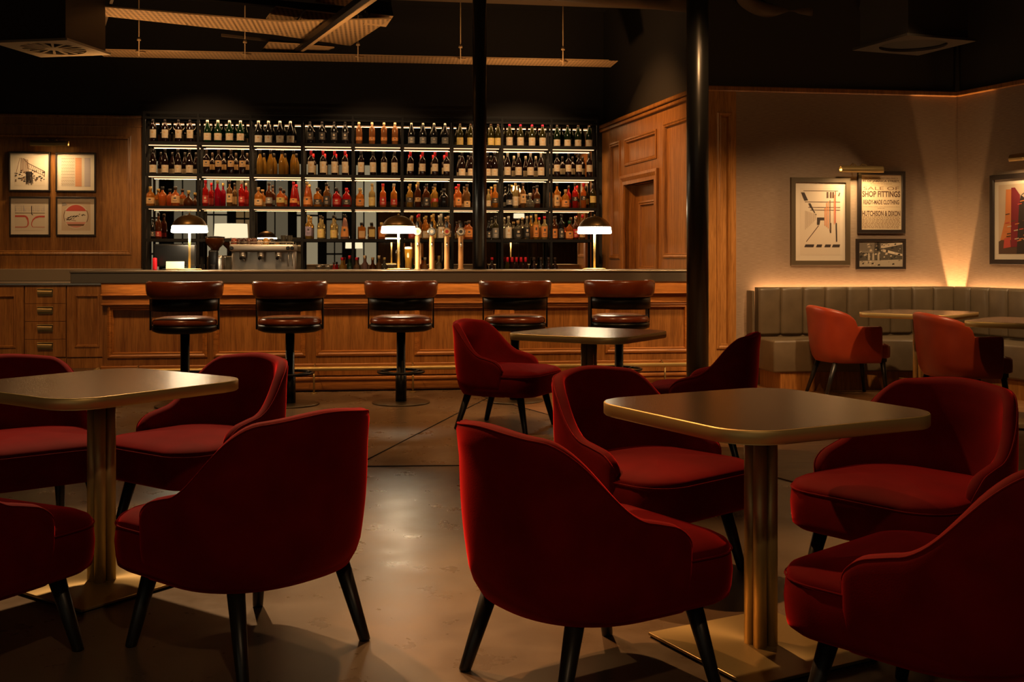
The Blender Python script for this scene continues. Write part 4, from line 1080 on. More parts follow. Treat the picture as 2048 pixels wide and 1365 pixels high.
def art_bridge(b, w, z0, z1):
    rnd = random.Random(3); h = z1-z0; X = lambda u: -w+2*w*u; Z = lambda v: z0+h*v
    poly(b, [(X(0), z0), (X(1), z0), (X(1), z1), (X(0), z1)], PA, 0)
    for k in range(9): stroke(b, [(X(.45), Z(.99-.03*k)), (X(1), Z(.995-.03*k))], .002, PALEI, 1)
    stroke(b, [(X(.02), Z(.3)), (X(.10), Z(.65)), (X(.18), Z(.97))], .005, INK2, 2)
    stroke(b, [(X(.3), Z(.95)), (X(.42), Z(.8)), (X(1), Z(.5)), (X(.99), Z(.36))], .008, BRI, 2)
    stroke(b, [(X(.42), Z(.62)), (X(.98), Z(.36))], .006, BRI, 2)
    for k in range(8): stroke(b, [(X(.42+.07*k), Z(.78-.036*k)), (X(.45+.07*k), Z(.6-.03*k))], .004, BRI, 2)
    for k in range(7): stroke(b, [(X(.22+.035*k), Z(.97-.01*k)), (X(.2+.045*k), Z(.5))], .007, INK2, 2)
    for k in range(60):
        x = rnd.random(); y = .12+.45*rnd.random()*(1-.4*abs(x-.5)); s_ = .02+.05*rnd.random()
        poly(b, [(X(x), Z(y)), (X(min(1, x+s_)), Z(y+.02)), (X(min(1, x+s_*.8)), Z(y+s_*.9)), (X(max(0, x-.02)), Z(y+s_*.7))], INK if k % 3 else INK2, 3)
    for k in range(30): x = .38+.2*rnd.random(); stroke(b, [(X(x), Z(.5)), (X(x+.04*rnd.random()), Z(.03+.2*rnd.random()))], .006, INK, 4)
def art_wave(b, w, z0, z1):
    h = z1-z0; X = lambda u: -w+2*w*u; Z = lambda v: z0+h*v
    poly(b, [(X(0), z0), (X(1), z0), (X(1), z1), (X(0), z1)], PA, 0)
    poly(b, [(X(.48), z0), (X(.70), z0), (X(.70), z1), (X(.48), z1)], plain('ink_orange_wash', (.58, .30, .16), .8), 1)
    poly(b, [(X(.80), z0), (X(1.0), z0), (X(1.0), z1), (X(.80), z1)], plain('ink_lilac_wash', (.47, .40, .38), .8), 1)
    for r_ in range(18):
        v0 = .03+r_*.055
        mts = INK if r_ % 2 else GREYI
        stroke(b, [(X(i/30*.46), Z(v0+.011*math.sin(i*1.25+r_*.7))) for i in range(31)], .0035, mts, 2)
        stroke(b, [(X(.48+i/16*.22), Z(v0+.008*math.sin(i*1.25+r_))) for i in range(17)], .004, ORI, 2)
        stroke(b, [(X(.78+i/16*.22), Z(v0+.009*math.sin(i*1.4+r_))) for i in range(17)], .003, BLUEI, 2)
def art_tracks(b, w, z0, z1):
    h = z1-z0; X = lambda u: -w+2*w*u; Z = lambda v: z0+h*v
    poly(b, [(X(0), z0), (X(1), z0), (X(1), z1), (X(0), z1)], PA, 0)
    for k in range(5): stroke(b, [(X(0), Z(.95-.06*k)), (X(1), Z(.95-.06*k))], .0015, GREYI, 1)
    rnd = random.Random(5)
    for k in range(26): x = rnd.random(); stroke(b, [(X(x), Z(.68+.2*rnd.random())), (X(x+.01), Z(.66))], .003, BLUEI, 1)
    stroke(b, [(X(0), Z(.61)), (X(1), Z(.61))], .004, INK, 2)
    stroke(b, [(X(.56), Z(.86)), (X(.56), Z(.57)), (X(.6), Z(.54))], .009, INK, 2)
    L_ = [(0, .50), (.33, .50), (.38, .48), (.43, .38), (.445, .27), (.43, .18), (.38, .13), (.32, .12)]
    wd = [.02]*3+[.014]*2+[.01]*3
    for i in range(len(L_)-1): stroke(b, [(X(L_[i][0]), Z(L_[i][1])), (X(L_[i+1][0]), Z(L_[i+1][1]))], wd[i], REDI, 2)
    stroke(b, [(X(.0), Z(.12)), (X(.33), Z(.12))], .008, REDI, 2)
    L_ = [(1, .49), (.8, .49), (.68, .45), (.6, .37), (.56, .27), (.56, .18), (.6, .12)]
    wd = [.02]*2+[.014, .010, .008, .007, .006]
    for i in range(len(L_)-1): stroke(b, [(X(L_[i][0]), Z(L_[i][1])), (X(L_[i+1][0]), Z(L_[i+1][1]))], wd[i], REDI, 2)
    stroke(b, [(X(1), Z(.12)), (X(.6), Z(.12))], .004, REDI, 2)
def art_badge(b, w, z0, z1):
    h = z1-z0; X = lambda u: -w+2*w*u; Z = lambda v: z0+h*v
    poly(b, [(X(0), z0), (X(1), z0), (X(1), z1), (X(0), z1)], PALEI, 0)
    cir = lambda r_, a0, a1, n=24: [(X(.5+r_*math.cos(R(a0+(a1-a0)*i/n))), Z(.5+r_*math.sin(R(a0+(a1-a0)*i/n)))) for i in range(n+1)]
    poly(b, cir(.44, 0, 360), PA, 1); poly(b, cir(.40, 25, 155), REDI, 2); poly(b, cir(.40, -150, -30), PINK, 2)
    stroke(b, cir(.42, 150, 210), .008, INK2, 2); stroke(b, cir(.42, -30, 30), .008, INK2, 2)
    poly(b, [(X(.12), Z(.30)), (X(.86), Z(.30)), (X(.86), Z(.68)), (X(.12), Z(.68))], PA2, 3)
    rnd = random.Random(8)
    for k in range(34):
        x = .16+.62*rnd.random(); y = .34+.12*rnd.random()+(x-.2)*.28; y = min(y, .63); stroke(b, [(X(x), Z(y)), (X(x+.05), Z(y+.015))], .007, INK, 4)
    stroke(b, [(X(.14), Z(.42)), (X(.3), Z(.38)), (X(.5), Z(.34))], .006, INK2, 4)
    poly(b, [(X(.24), Z(.16)), (X(.76), Z(.16)), (X(.8), Z(.23)), (X(.2), Z(.23))], INK2, 3)
    poly(b, [(X(.02), Z(.85)), (X(.2), Z(.9)), (X(.12), Z(.98)), (X(.02), Z(.96))], GREYI, 2)
def art_corridor(b, w, z0, z1):
    h = z1-z0; X = lambda u: -w+2*w*u; Z = lambda v: z0+h*v
    poly(b, [(X(0), z0), (X(1), z0), (X(1), z1), (X(0), z1)], PA, 0)
    for v, a, c in ((.955, .08, .95), (.79, .12, 1), (.71, .2, 1), (.67, .25, 1)): stroke(b, [(X(a), Z(v)), (X(c), Z(v))], .006, BRI, 2)
    for (u, v, s_) in ((.04, .93, .13), (.22, .77, .075), (.29, .70, .045), (.34, .655, .03), (.385, .615, .02)):
        poly(b, [(X(u-.02), Z(v)), (X(u+s_*.5), Z(v)), (X(u+s_*1.2), Z(v-s_*.9)), (X(u+s_*.5), Z(v-s_*.95))], INK, 3)
    for k in range(9): stroke(b, [(X(.13+.032*k), Z(.66-.006*k)), (X(.13+.032*k), Z(.38+.018*k))], .0025, INK2, 2)
    poly(b, [(X(.42), Z(.56)), (X(.60), Z(.56)), (X(.60), Z(.52)), (X(.50), Z(.52)), (X(.48), Z(.45)), (X(.42), Z(.45))], INK, 3)
    for u, v1, v0, m_ in ((.62, .7, .44, ORI), (.66, .78, .42, ORI), (.70, .8, .40, ORI), (.745, .82, .36, INK2), (.88, .95, .48, REDI), (.85, .9, .46, ORI)): stroke(b, [(X(u), Z(v1)), (X(u), Z(v0))], .008, m_, 3)
    for u in (.66, .74, .80): poly(b, [(X(u), Z(.85)), (X(u+.045), Z(.85)), (X(u+.045), Z(.94)), (X(u), Z(.94))], BRI, 3)
    stroke(b, [(X(.76), Z(.48)), (X(.76), Z(.33))], .012, INK, 3); stroke(b, [(X(.90), Z(.48)), (X(.91), Z(.2))], .013, INK, 3)
    stroke(b, [(X(.15), Z(.2)), (X(.46), Z(.44))], .007, BRI, 2)
    stroke(b, [(X(.96), Z(.88)), (X(.99), Z(.93))], .012, BRI, 3)
    for a, c in ((.10, .35), (.39, .55), (.60, .77), (.79, 1.0)): poly(b, [(X(a), Z(.12)), (X(c-.02), Z(.12)), (X(c), Z(.16)), (X(a+.03), Z(.16))], INK, 3)
def art_poster(b, w, z0, z1):
    h = z1-z0; poly(b, [(-w, z0), (w, z0), (w, z1), (-w, z1)], plain('poster_paper', (.60, .47, .30), .85), 0)
    lines = [('ON THURSDAY NEXT 23RD MARCH', .925, .030, .86, INK2, 0), ('91 OF JAMAICA STREET,', .860, .048, .96, BRI, .03), ('IN THE CITY OF GLASGOW', .828, .018, .55, INK2, 0),
             ('SALE OF', .725, .060, .92, INK2, 0), ('SHOP FITTINGS', .595, .112, .98, BRI, .03), ('READY-MADE CLOTHING', .460, .085, .92, BRI, .025),
             ('To be sold by auction within the premises as above', .408, .018, .95, INK2, 0), ('AND BY', .382, .015, .2, INK2, 0),
             ('HUTCHISON & DIXON', .245, .10, .98, BRI, .03)]
    for t_, v, hh, ww, m_, bo in lines:
        vs, fs = text_geo(t_, 2*w*ww*.97, h*hh, bo)
        b.add([(x, PY-.0006, z0+h*v+z) for x, z in vs], fs, m_)
    b.add([(-w*.9, PY-.0006, z0+h*.80), (w*.9, PY-.0006, z0+h*.80), (w*.9, PY-.0006, z0+h*.803), (-w*.9, PY-.0006, z0+h*.803)], [(0, 1, 2, 3)], INK2)
    rnd = random.Random(2)
    for k in range(9):
        v = .225-.025*k; x = -w*.95
        while x < w*.9:
            l = w*(.05+.12*rnd.random()); poly(b, [(x, z0+h*v), (min(w*.95, x+l), z0+h*v), (min(w*.95, x+l), z0+h*(v+.010)), (x, z0+h*(v+.010))], INK2, 1.5); x += l+w*.03
def art_market(b, w, z0, z1):
    h = z1-z0; X = lambda u: -w+2*w*u; Z = lambda v: z0+h*v; rnd = random.Random(11)
    sh_ = [plain('photo_tone_%d' % k, tuple(c*f for c in (.62, .52, .38)), .6) for k, f in enumerate((.04, .14, .35, .7, 1.))]
    poly(b, [(X(0), z0), (X(1), z0), (X(1), z1), (X(0), z1)], sh_[1], 0)
    poly(b, [(X(0), z0), (X(1), z0), (X(1), Z(.28)), (X(0), Z(.22))], sh_[3], 1)
    poly(b, [(X(.0), Z(.55)), (X(.34), Z(.55)), (X(.36), Z(.98)), (X(0), Z(.98))], sh_[2], 1)
    poly(b, [(X(.5), Z(.72)), (X(1), Z(.9)), (X(1), Z(.98)), (X(.5), Z(.92))], sh_[4], 1)
    poly(b, [(X(.52), Z(.6)), (X(1), Z(.42)), (X(1), Z(.5)), (X(.56), Z(.7))], sh_[4], 1)
    poly(b, [(X(.42), Z(.5)), (X(.46), Z(.5)), (X(.47), Z(1)), (X(.41), Z(1))], sh_[0], 2)
    for k in range(90):
        x = rnd.random()*.94; y = rnd.random()*.9; s_ = .015+.05*rnd.random()
        poly(b, [(X(x), Z(y)), (X(x+s_), Z(y+.01)), (X(x+s_*.9), Z(y+s_*1.3)), (X(x+.005), Z(y+s_))], sh_[rnd.choice((0, 0, 2, 3, 4))], 2)
    for x in (.2, .3, .42): poly(b, [(X(x), Z(.25)), (X(x+.05), Z(.25)), (X(x+.045), Z(.5)), (X(x+.025), Z(.56)), (X(x+.005), Z(.5))], sh_[3], 3)
def art_tower(b, w, z0, z1):
    h = z1-z0; X = lambda u: -w+2*w*u; Z = lambda v: z0+h*v; rnd = random.Random(4)
    poly(b, [(X(0), z0), (X(1), z0), (X(1), z1), (X(0), z1)], PALEI, 0)
    poly(b, [(X(0), z0), (X(1), z0), (X(1), Z(.3)), (X(.25), Z(.34)), (X(0), Z(.18))], BRI, 1)
    poly(b, [(X(.02), Z(.2)), (X(.16), Z(.2)), (X(.155), Z(.93)), (X(.09), Z(.93)), (X(.08), Z(.5))], ORI, 1)
    poly(b, [(X(.15), Z(.1)), (X(.28), Z(.1)), (X(.26), Z(.84)), (X(.2), Z(.95)), (X(.155), Z(.95))], MAR, 2)
    poly(b, [(X(.22), Z(.0)), (X(.33), Z(.02)), (X(.31), Z(.8)), (X(.27), Z(.84)), (X(.25), Z(.7))], INK, 3)
    poly(b, [(X(.36), Z(.02)), (X(.6), Z(.02)), (X(.58), Z(.78)), (X(.4), Z(.72))], ORI, 2)
    poly(b, [(X(.65), Z(.02)), (X(.95), Z(.02)), (X(.9), Z(.6)), (X(.7), Z(.66))], MAR, 2)
    poly(b, [(X(.06), Z(.08)), (X(.15), Z(.1)), (X(.14), Z(.24)), (X(.07), Z(.22))], REDI, 3)
    stroke(b, [(X(.28), Z(.84)), (X(.45), Z(.97))], .006, INK, 3)
    for k in range(60): x = .05+.85*rnd.random(); y = .15+.6*rnd.random(); stroke(b, [(X(x), Z(y)), (X(x+.05), Z(y+.01))], .009, (ORI, BRI, PALEI, REDI)[k % 4], 4)
FR_B = plain('frame_black', (.018, .012, .010), .4); FR_G = plain('frame_olive', (.09, .065, .035), .45)
tp = TW-.03
def bx(px): return BAR.s_at(px, TW)
def bz(px, y): return BAR.z_at(px, y, TW)
picture('framed_print', BAR, bx(19), bx(101.5), bz(60, 383), bz(60, 304), FR_B, .016, .045, art_bridge, 'framed black ink bridge drawing, upper left of the four left prints', PA2, -(TW-.004))
picture('framed_print', BAR, bx(112.5), bx(192.5), bz(150, 384), bz(150, 305.5), FR_B, .016, .045, art_wave, 'framed wavy line print with orange band, upper right of four', PA2, -(TW-.004))
picture('framed_print', BAR, bx(20), bx(101.5), bz(60, 472), bz(60, 393.5), FR_B, .016, .045, art_tracks, 'framed print of red curved tracks, lower left of the four', PA2, -(TW-.004))
picture('framed_print', BAR, bx(113), bx(192.5), bz(150, 472), bz(150, 394), FR_B, .016, .045, art_badge, 'framed print with red round badge, lower right of the four', PA2, -(TW-.004))

def fx_(px): return FAB.s_at(px, 0)
def fz_(px, y): return FAB.z_at(px, y, 0)
picture('framed_print', FAB, fx_(1580), fx_(1698), fz_(1640, 531), fz_(1640, 356), FR_G, .045, .05, art_corridor, 'tall framed corridor print in an olive frame above the banquette', PA2)
picture('framed_poster', FAB, fx_(1714), fx_(1808), fz_(1760, 467), fz_(1760, 343), FR_B, .034, .002, art_poster, 'framed old sale poster with large lettering, under the picture light', PA2)
picture('framed_photograph', FAB, fx_(1711), fx_(1809), fz_(1760, 539), fz_(1760, 478), FR_B, .026, .003, art_market, 'small framed sepia market photograph hanging below the sale poster', PA2)
rx0 = RW.s_at(1984, 0)
picture('framed_print', RW, rx0, rx0+1.15, RW.z_at(1990, 529, 0), RW.z_at(1990, 351, 0), FR_B, .045, .05, art_tower, 'large framed red and orange print on the wall at right edge', PA2)

def picture_light(fr, s_, t_, z, L_, label, drop=.0):
    o = empty('picture_light', fr.P(s_, t_, z), fr.a)
    b = MB(); rings = []
    n = 10; prof = [(math.cos(R(a)), math.sin(R(a))) for a in range(-25, 226, 25)]
    for x in (-L_/2, -L_/2+.004, L_/2-.004, L_/2):
        rings.append([(x, -.16+.034*c, .0+.038*q) for c, q in prof]+[(x, -.16+.030*c, .0+.034*q) for c, q in reversed(prof)])
    b.loft(rings, M['brass_dark'], True, True, True); b.build('shade', o)
    b = MB(); b.box(-L_/2+.02, L_/2-.02, -.168, -.152, .012, .02, M['bulb']); b.build('lamp', o)
    b = MB()
    for x in (-.05, .05): b.tube([(x, .0, .03), (x, -.08, .065), (x, -.15, .045), (x, -.16, .02)], .006, M['brass_dark'], 8)
    b.box(-.1, .1, -.012, 0, .0, .05, M['brass_dark'], .002, 1); b.build('arm', o)
    tag(o, label, 'picture light')
    ld = bpy.data.lights.new('picture_lamp', 'AREA'); ld.shape = 'RECTANGLE'; ld.size = L_-.08; ld.size_y = .025; ld.energy = 9; ld.color = (1., .64, .30)
    lo = bpy.data.objects.new('picture_lamp', ld); COL.objects.link(lo); p = Vector((s_, t_-.160, z-.004)); a = Vector(fr.P(s_, t_-.155, z+.008)); d = Vector(fr.P(s_, t_-.02, z-.32))
    lo.location = a; lo.rotation_euler = (R(24), 0, fr.a)
    return o
def put_area(name, loc, aim, size, sy, power, col, spread=180):
    ld = bpy.data.lights.new(name, 'AREA'); ld.shape = 'RECTANGLE'; ld.size = size; ld.size_y = sy; ld.energy = power; ld.color = col; ld.spread = R(spread)
    o = bpy.data.objects.new(name, ld); COL.objects.link(o); o.location = loc
    o.rotation_euler = (Vector(aim)-Vector(loc)).to_track_quat('-Z', 'Y').to_euler(); return o
def put_spot(name, loc, aim, power, col, ang, blend=.5, rad=.04):
    ld = bpy.data.lights.new(name, 'SPOT'); ld.energy = power; ld.color = col; ld.spot_size = R(ang); ld.spot_blend = blend; ld.shadow_soft_size = rad
    o = bpy.data.objects.new(name, ld); COL.objects.link(o); o.location = loc
    o.rotation_euler = (Vector(aim)-Vector(loc)).to_track_quat('-Z', 'Y').to_euler(); return o
def put_point(name, loc, power, col, rad=.04):
    ld = bpy.data.lights.new(name, 'POINT'); ld.energy = power; ld.color = col; ld.shadow_soft_size = rad
    o = bpy.data.objects.new(name, ld); COL.objects.link(o); o.location = loc; return o
WC = (1., .52, .20); WC2 = (1., .61, .30)
picture_light(BAR, BAR.s_at(101, TW-.16), TW-.03, BAR.z_at(101, 289, TW-.16), BAR.s_at(139, TW-.16)-BAR.s_at(63, TW-.16), 'brass picture light above the four prints on the left wall')
picture_light(FAB, FAB.s_at(1723, -.16), 0, FAB.z_at(1723, 340, -.16), FAB.s_at(1765, -.16)-FAB.s_at(1681, -.16), 'brass picture light between the tall print and the sale poster')
picture_light(RW, rx0+.6, 0, RW.z_at(2040, 320, 0), .42, 'picture light over the large print at right edge')

# ------------------------------------------------------------------ ceiling services
def at(px, y, z):
    D = (z-HC)*F/(YH-y); return ((px-1024)/F*D, D, z)
o = empty('cable_tray', BAR.loc(), BAR.a)
zt = 3.3; a_ = at(186, 98, zt); e_ = at(1205, 133, zt)
def to_bar(p): dx, dy = p[0]-BAR.o[0], p[1]-BAR.o[1]; return (dx*BAR.u[0]+dy*BAR.u[1], dx*BAR.w[0]+dy*BAR.w[1])
sa, ta = to_bar(a_); se_, te = to_bar(e_)
b = MB(); b.box(sa, se_+.1, ta+.05, ta+.45, zt, zt+.003, M['tray']); b.box(sa, se_, ta+.05, ta+.053, zt, zt+.012, M['tray_plain']); b.box(sa, se_, ta+.447, ta+.45, zt, zt+.012, M['tray_plain'])
b.build('perforated_base', o)
tag(o, 'long perforated cable tray hanging level across the room above the shelves', 'cable tray')
RODN = ['first', 'second', 'third', 'fourth', 'fifth']
for k, px in enumerate((278, 490, 716, 921, 1126)):
    s_ = BAR.s_at(px, ta+.03); p = BAR.P(s_, ta+.03, 0)
    o = empty('hanger_rod', (p[0], p[1], zt))
    b = MB(); b.tube([(0, 0, -.06), (0, 0, .899)], .006, M['tray_plain'], 8); b.build('rod', o)
    b = MB(); b.lathe([(.02, .10), (.022, .11), (.014, .13)], M['tray_plain'], seg=10); b.tube([(-.03, .0, -.012), (.05, .06, -.012)], .008, M['tray_plain'], 6); b.build('clamp', o)
    tag(o, 'thin hanger rod holding the long cable tray, %s from the left' % RODN[k], 'hanger', 'hanger rods of the cable tray')
def deck(name, pts, z, mat, th, label, cat='cable tray'):
    P_ = [at(x, y, z) for x, y in pts]; c = Vector((sum(p[0] for p in P_)/len(P_), sum(p[1] for p in P_)/len(P_)))
    o = empty(name, (c.x, c.y, z), BAR.a); ca, sa_ = math.cos(-BAR.a), math.sin(-BAR.a)
    q = [((p[0]-c.x)*ca-(p[1]-c.y)*sa_, (p[0]-c.x)*sa_+(p[1]-c.y)*ca) for p in P_]
    b = MB(); b.prism(q, 0, .004, mat); b.build('perforated_base', o)
    b = MB()
    for i in range(len(q)):
        a = Vector(q[i]); d = Vector(q[(i+1) % len(q)]); n_ = (d-a).normalized(); m_ = Vector((-n_.y, n_.x))*.004
        b.prism([tuple(a-m_), tuple(d-m_), tuple(d+m_), tuple(a+m_)], .0, .012, M['tray_plain'])
    b.build('side_flange', o); tag(o, label, cat); return o
deck('cable_tray', [(157, 10), (185, 30), (552, 70), (700, 92), (782, 38), (560, 44)], 3.42, M['deck'], .06, 'wide perforated cable tray rising to the left under the dark ceiling')
deck('cable_tray', [(536, 12), (558, 20), (606, 22), (592, 48), (534, 44)][:0] or [(552, 14), (606, 22), (586, 46), (533, 38)], 3.62, M['deck'], .05, 'small perforated panel left of the diagonal rail')
deck('cable_tray', [(612, 22), (700, 32), (672, 56), (594, 47)], 3.62, M['deck'], .05, 'perforated panel touching the diagonal rail near the top')
deck('cable_tray', [(642, -14), (724, -10), (700, 14), (632, 4)], 3.75, M['deck'], .05, 'highest perforated panel at the top edge of the view')
deck('cable_tray', [(538, 86), (606, 90), (588, 105), (524, 102)], 3.36, M['deck'], .04, 'perforated strip just above the long level cable tray')
deck('cable_tray', [(618, 92), (668, 96), (648, 104), (610, 104)], 3.36, M['tray_plain'], .03, 'short pale tray piece right of the diagonal rail foot')
def beam(name, p0, p1, w_, h_, mat, label, cat='rail'):
    P0, P1 = Vector(p0), Vector(p1); d = (P1-P0); L_ = d.length; o = bpy.data.objects.new(name, None)
    b = MB(); b.box(0, L_, -w_/2, w_/2, 0, h_, mat, .003, 1); ob = b.build(name)
    ob.location = P0; ob.rotation_euler = d.to_track_quat('X', 'Z').to_euler(); tag(ob, label, cat); return ob
b1 = beam('support_rail', at(596, 108, 3.335), at(760, -8, 3.335), .05, .05, M['tray_plain'], 'pale diagonal support rail running toward us under the ceiling')
b1 = beam('support_rail', at(588, 108, 3.335), at(742, -8, 3.335), .06, .06, M['black_metal'], 'black diagonal support rail left of the pale rail')
b1 = beam('support_rail', at(443, 73, 3.45), at(668, 98, 3.45), .03, .03, M['duct'], 'thin crossbar below the wide cable tray')
b1 = beam('support_rail', at(300, -8, 3.7), at(740, 30, 3.7), .10, .06, M['black_metal'], 'dark crossbar near the top edge above the wide tray')
b1 = beam('support_rail', at(208, 52, 3.45), at(226, -6, 3.45), .03, .03, M['duct'], 'short steep strut above the ceiling air diffuser')
# air diffuser
P4 = [at(10, 85, 3.0), at(145, 78, 3.0), at(199, 110, 3.0), at(71, 118, 3.0)]
cx0 = sum(p[0] for p in P4)/4; cy0 = sum(p[1] for p in P4)/4
o = empty('air_diffuser', (cx0, cy0, 3.0), R(-10)); hw = .345
b = MB()
out = [(-hw, -hw), (hw, -hw), (hw, hw), (-hw, hw)]
ci = [( .27*math.cos(R(a)), .27*math.sin(R(a))) for a in range(-135, 225, 10)]
n = 36; sq = []
for a in range(-135, 225, 10):
    c, s_ = math.cos(R(a)), math.sin(R(a)); k = hw/max(abs(c), abs(s_)); sq.append((c*k, s_*k))
b.loft([[(x, y, 0) for x, y in ci], [(x, y, 0) for x, y in sq], [(x, y, .02) for x, y in sq], [(x, y, .02) for x, y in ci], [(x, y, 0) for x, y in ci]], M['diffuser'], True, False, False); b.build('face_plate', o)
b = MB()
for k in range(16):
    a = R(360*k/16+8); c, s_ = math.cos(a), math.sin(a); m_ = (-s_*.008, c*.008)
    b.prism([(c*.06-m_[0], s_*.06-m_[1]), (c*.275-m_[0]*1.5, s_*.275-m_[1]*1.5), (c*.275+m_[0]*1.5, s_*.275+m_[1]*1.5), (c*.06+m_[0], s_*.06+m_[1])], .003, .012, M['diffuser'])
b.build('vane', o)
b = MB(); b.lathe([(.075, .001), (.075, .014)], M['diffuser'], seg=24); b.build('hub', o)
b = MB(); b.box(-.31, .31, -.31, .31, .03, 1.1999, M['duct']); b.box(-.28, .28, -.28, .28, .025, .03, M['rubber_and_shade']); b.build('plenum_box', o)  # black sheet stands in for the shade between the vanes
tag(o, 'square ceiling air diffuser with radial vanes, upper left', 'air diffuser')
pos = at(1826, 92, 2.95); o = empty('air_diffuser', (pos[0], pos[1], 2.95), R(20))
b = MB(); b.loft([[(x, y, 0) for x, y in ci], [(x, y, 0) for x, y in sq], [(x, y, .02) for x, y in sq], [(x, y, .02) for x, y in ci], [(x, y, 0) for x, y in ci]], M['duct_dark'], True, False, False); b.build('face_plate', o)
b = MB(); b.box(-.30, .30, -.30, .30, .03, 1.2499, M['duct_dark']); b.box(-.27, .27, -.27, .27, .025, .03, M['rubber_and_shade']); b.build('plenum_box', o)  # black sheet put in as the shade of the opening
tag(o, 'dim square air diffuser under the ceiling, upper right', 'air diffuser')
# ceiling speaker
pos = at(757, 40, 3.45); o = empty('speaker', (pos[0], pos[1], pos[2]), R(30))
b = MB(); b.M = Matrix.Rotation(R(-22), 4, 'X'); b.box(-.12, .12, -.1, .1, .0, .16, M['black_metal'], .01, 2); b.box(-.115, .115, -.095, .095, -.004, .0, M['tray_plain']); b.build('cabinet', o)
b = MB(); b.tube([(0, 0, .15), (0, 0, .7499)], .015, M['black_metal'], 8); b.tube([(-.13, 0, .06), (-.13, 0, .2), (.13, 0, .2), (.13, 0, .06)], .007, M['black_metal'], 6); b.build('bracket', o)
tag(o, 'small black tilted speaker hanging from the ceiling near the diagonal rail', 'speaker')
# ducts upper right
def duct(name, pts, r_, mat, label, ribs=False):
    P_ = [Vector(at(*p)) for p in pts]; b = MB(); sm = []
    for i in range(len(P_)-1):
        p0 = P_[max(0, i-1)]; p1 = P_[i]; p2 = P_[i+1]; p3 = P_[min(len(P_)-1, i+2)]
        for k in range(8):
            t_ = k/8; sm.append(.5*((2*p1)+(-p0+p2)*t_+(2*p0-5*p1+4*p2-p3)*t_*t_+(-p0+3*p1-3*p2+p3)*t_**3))
    sm.append(P_[-1]); rr = [r_*(1+(.05 if ribs and i % 2 else 0)) for i in range(len(sm))]
    b.tube(sm, rr, mat, 18); ob = b.build(name); tag(ob, label, 'duct'); return ob
duct('ventilation_duct', [(1100, -22, 3.62), (1260, -8, 3.62), (1400, 6, 3.62), (1570, 22, 3.62)], .10, M['duct'], 'round brown duct running level behind the thick column')
duct('ventilation_duct', [(1478, -40, 3.5), (1492, 0, 3.5), (1540, 22, 3.5), (1620, 26, 3.5)], .07, M['duct'], 'bent duct curving down to the right of the thick column')
duct('ventilation_duct', [(1660, 40, 3.55), (1740, 18, 3.55), (1860, -30, 3.55)], .12, M['duct'], 'diagonal ribbed duct rising to the upper right', True)
duct('ventilation_duct', [(1640, 36, 3.5), (1700, 52, 3.5), (1775, 64, 3.5)], .13, M['duct'], 'short wide duct end above the right air diffuser', True)
b = MB(); p0 = at(680, -6, 3.75); p1 = at(1330, -4, 3.75)
beam('ceiling_beam', (p0[0], p0[1], 3.78), (p1[0]+.2, p1[1]+.5, 3.78), .35, .42, M['duct'], 'boxed brown beam along the top edge above the slim column', 'beam')
for k, px in enumerate((600, 1160)):
    p = at(px if k else 365, 0 if k else -2, 3.55); b = MB(); b.lathe([(.05, .0), (.055, .01), (.055, .09), (.03, .11)], M['steel'], seg=18); b.lathe([(.012, .1), (.012, .649)], M['black_metal'], seg=8)
    tag(b.build('spotlight', None, p), ('small round spotlight at the top edge, above the wide cable tray', 'small spotlight at the top edge, right of the slim column')[k], 'spotlight')

# drum shaded lamps standing in the room behind us, seen only in the bar mirror
def drum_lamp(px, y, wpx, yb, label):
    n_ = Vector(BAR.w); dm = (Vector(BAR.P(0, TW-.004)[:2])).dot(n_); C_ = n_*2*dm
    s_ = BAR.s_at(px, TW-.004); H_ = Vector(BAR.P(s_, TW-.004)[:2]); d = (H_-C_).normalized()
    k = (yb-H_.y)/d.y; p = H_+d*k; L_ = (H_-C_).length+k; wd = wpx*L_/F/2; z = HC+(YH-y)*L_/F/math.hypot(1, (px-1024)/F)
    o = empty('floor_lamp', (p.x, p.y, 0)); b = MB(); hh = wd*.42
    b.lathe([(wd*.97, z-hh), (wd, z-hh+.005), (wd*.96, z+hh)], M['shade'], seg=36, cap=False); b.build('shade', o)
    b = MB(); b.lathe([(.15, 0), (.16, .01), (.15, .02), (.012, .025)], M['brass_dark'], seg=28); b.lathe([(.011, .02), (.011, z+hh)], M['brass_dark'], seg=12); b.build('stand', o)
    tag(o, label, 'lamp', 'drum shaded lamps seen in the mirror')
M['shade'] = emis('lit_drum_shade', (1., .84, .58), 1.5)
drum_lamp(462, 462, 64, -1.2, 'wide lit drum shade reflected in the mirror above the espresso machine')
drum_lamp(708, 490, 34, -2.2, 'small lit drum shade reflected in the mirror near the centre lamp')
drum_lamp(1038, 432, 22, -2.6, 'small lit shade reflected in the mirror in the eighth bay')

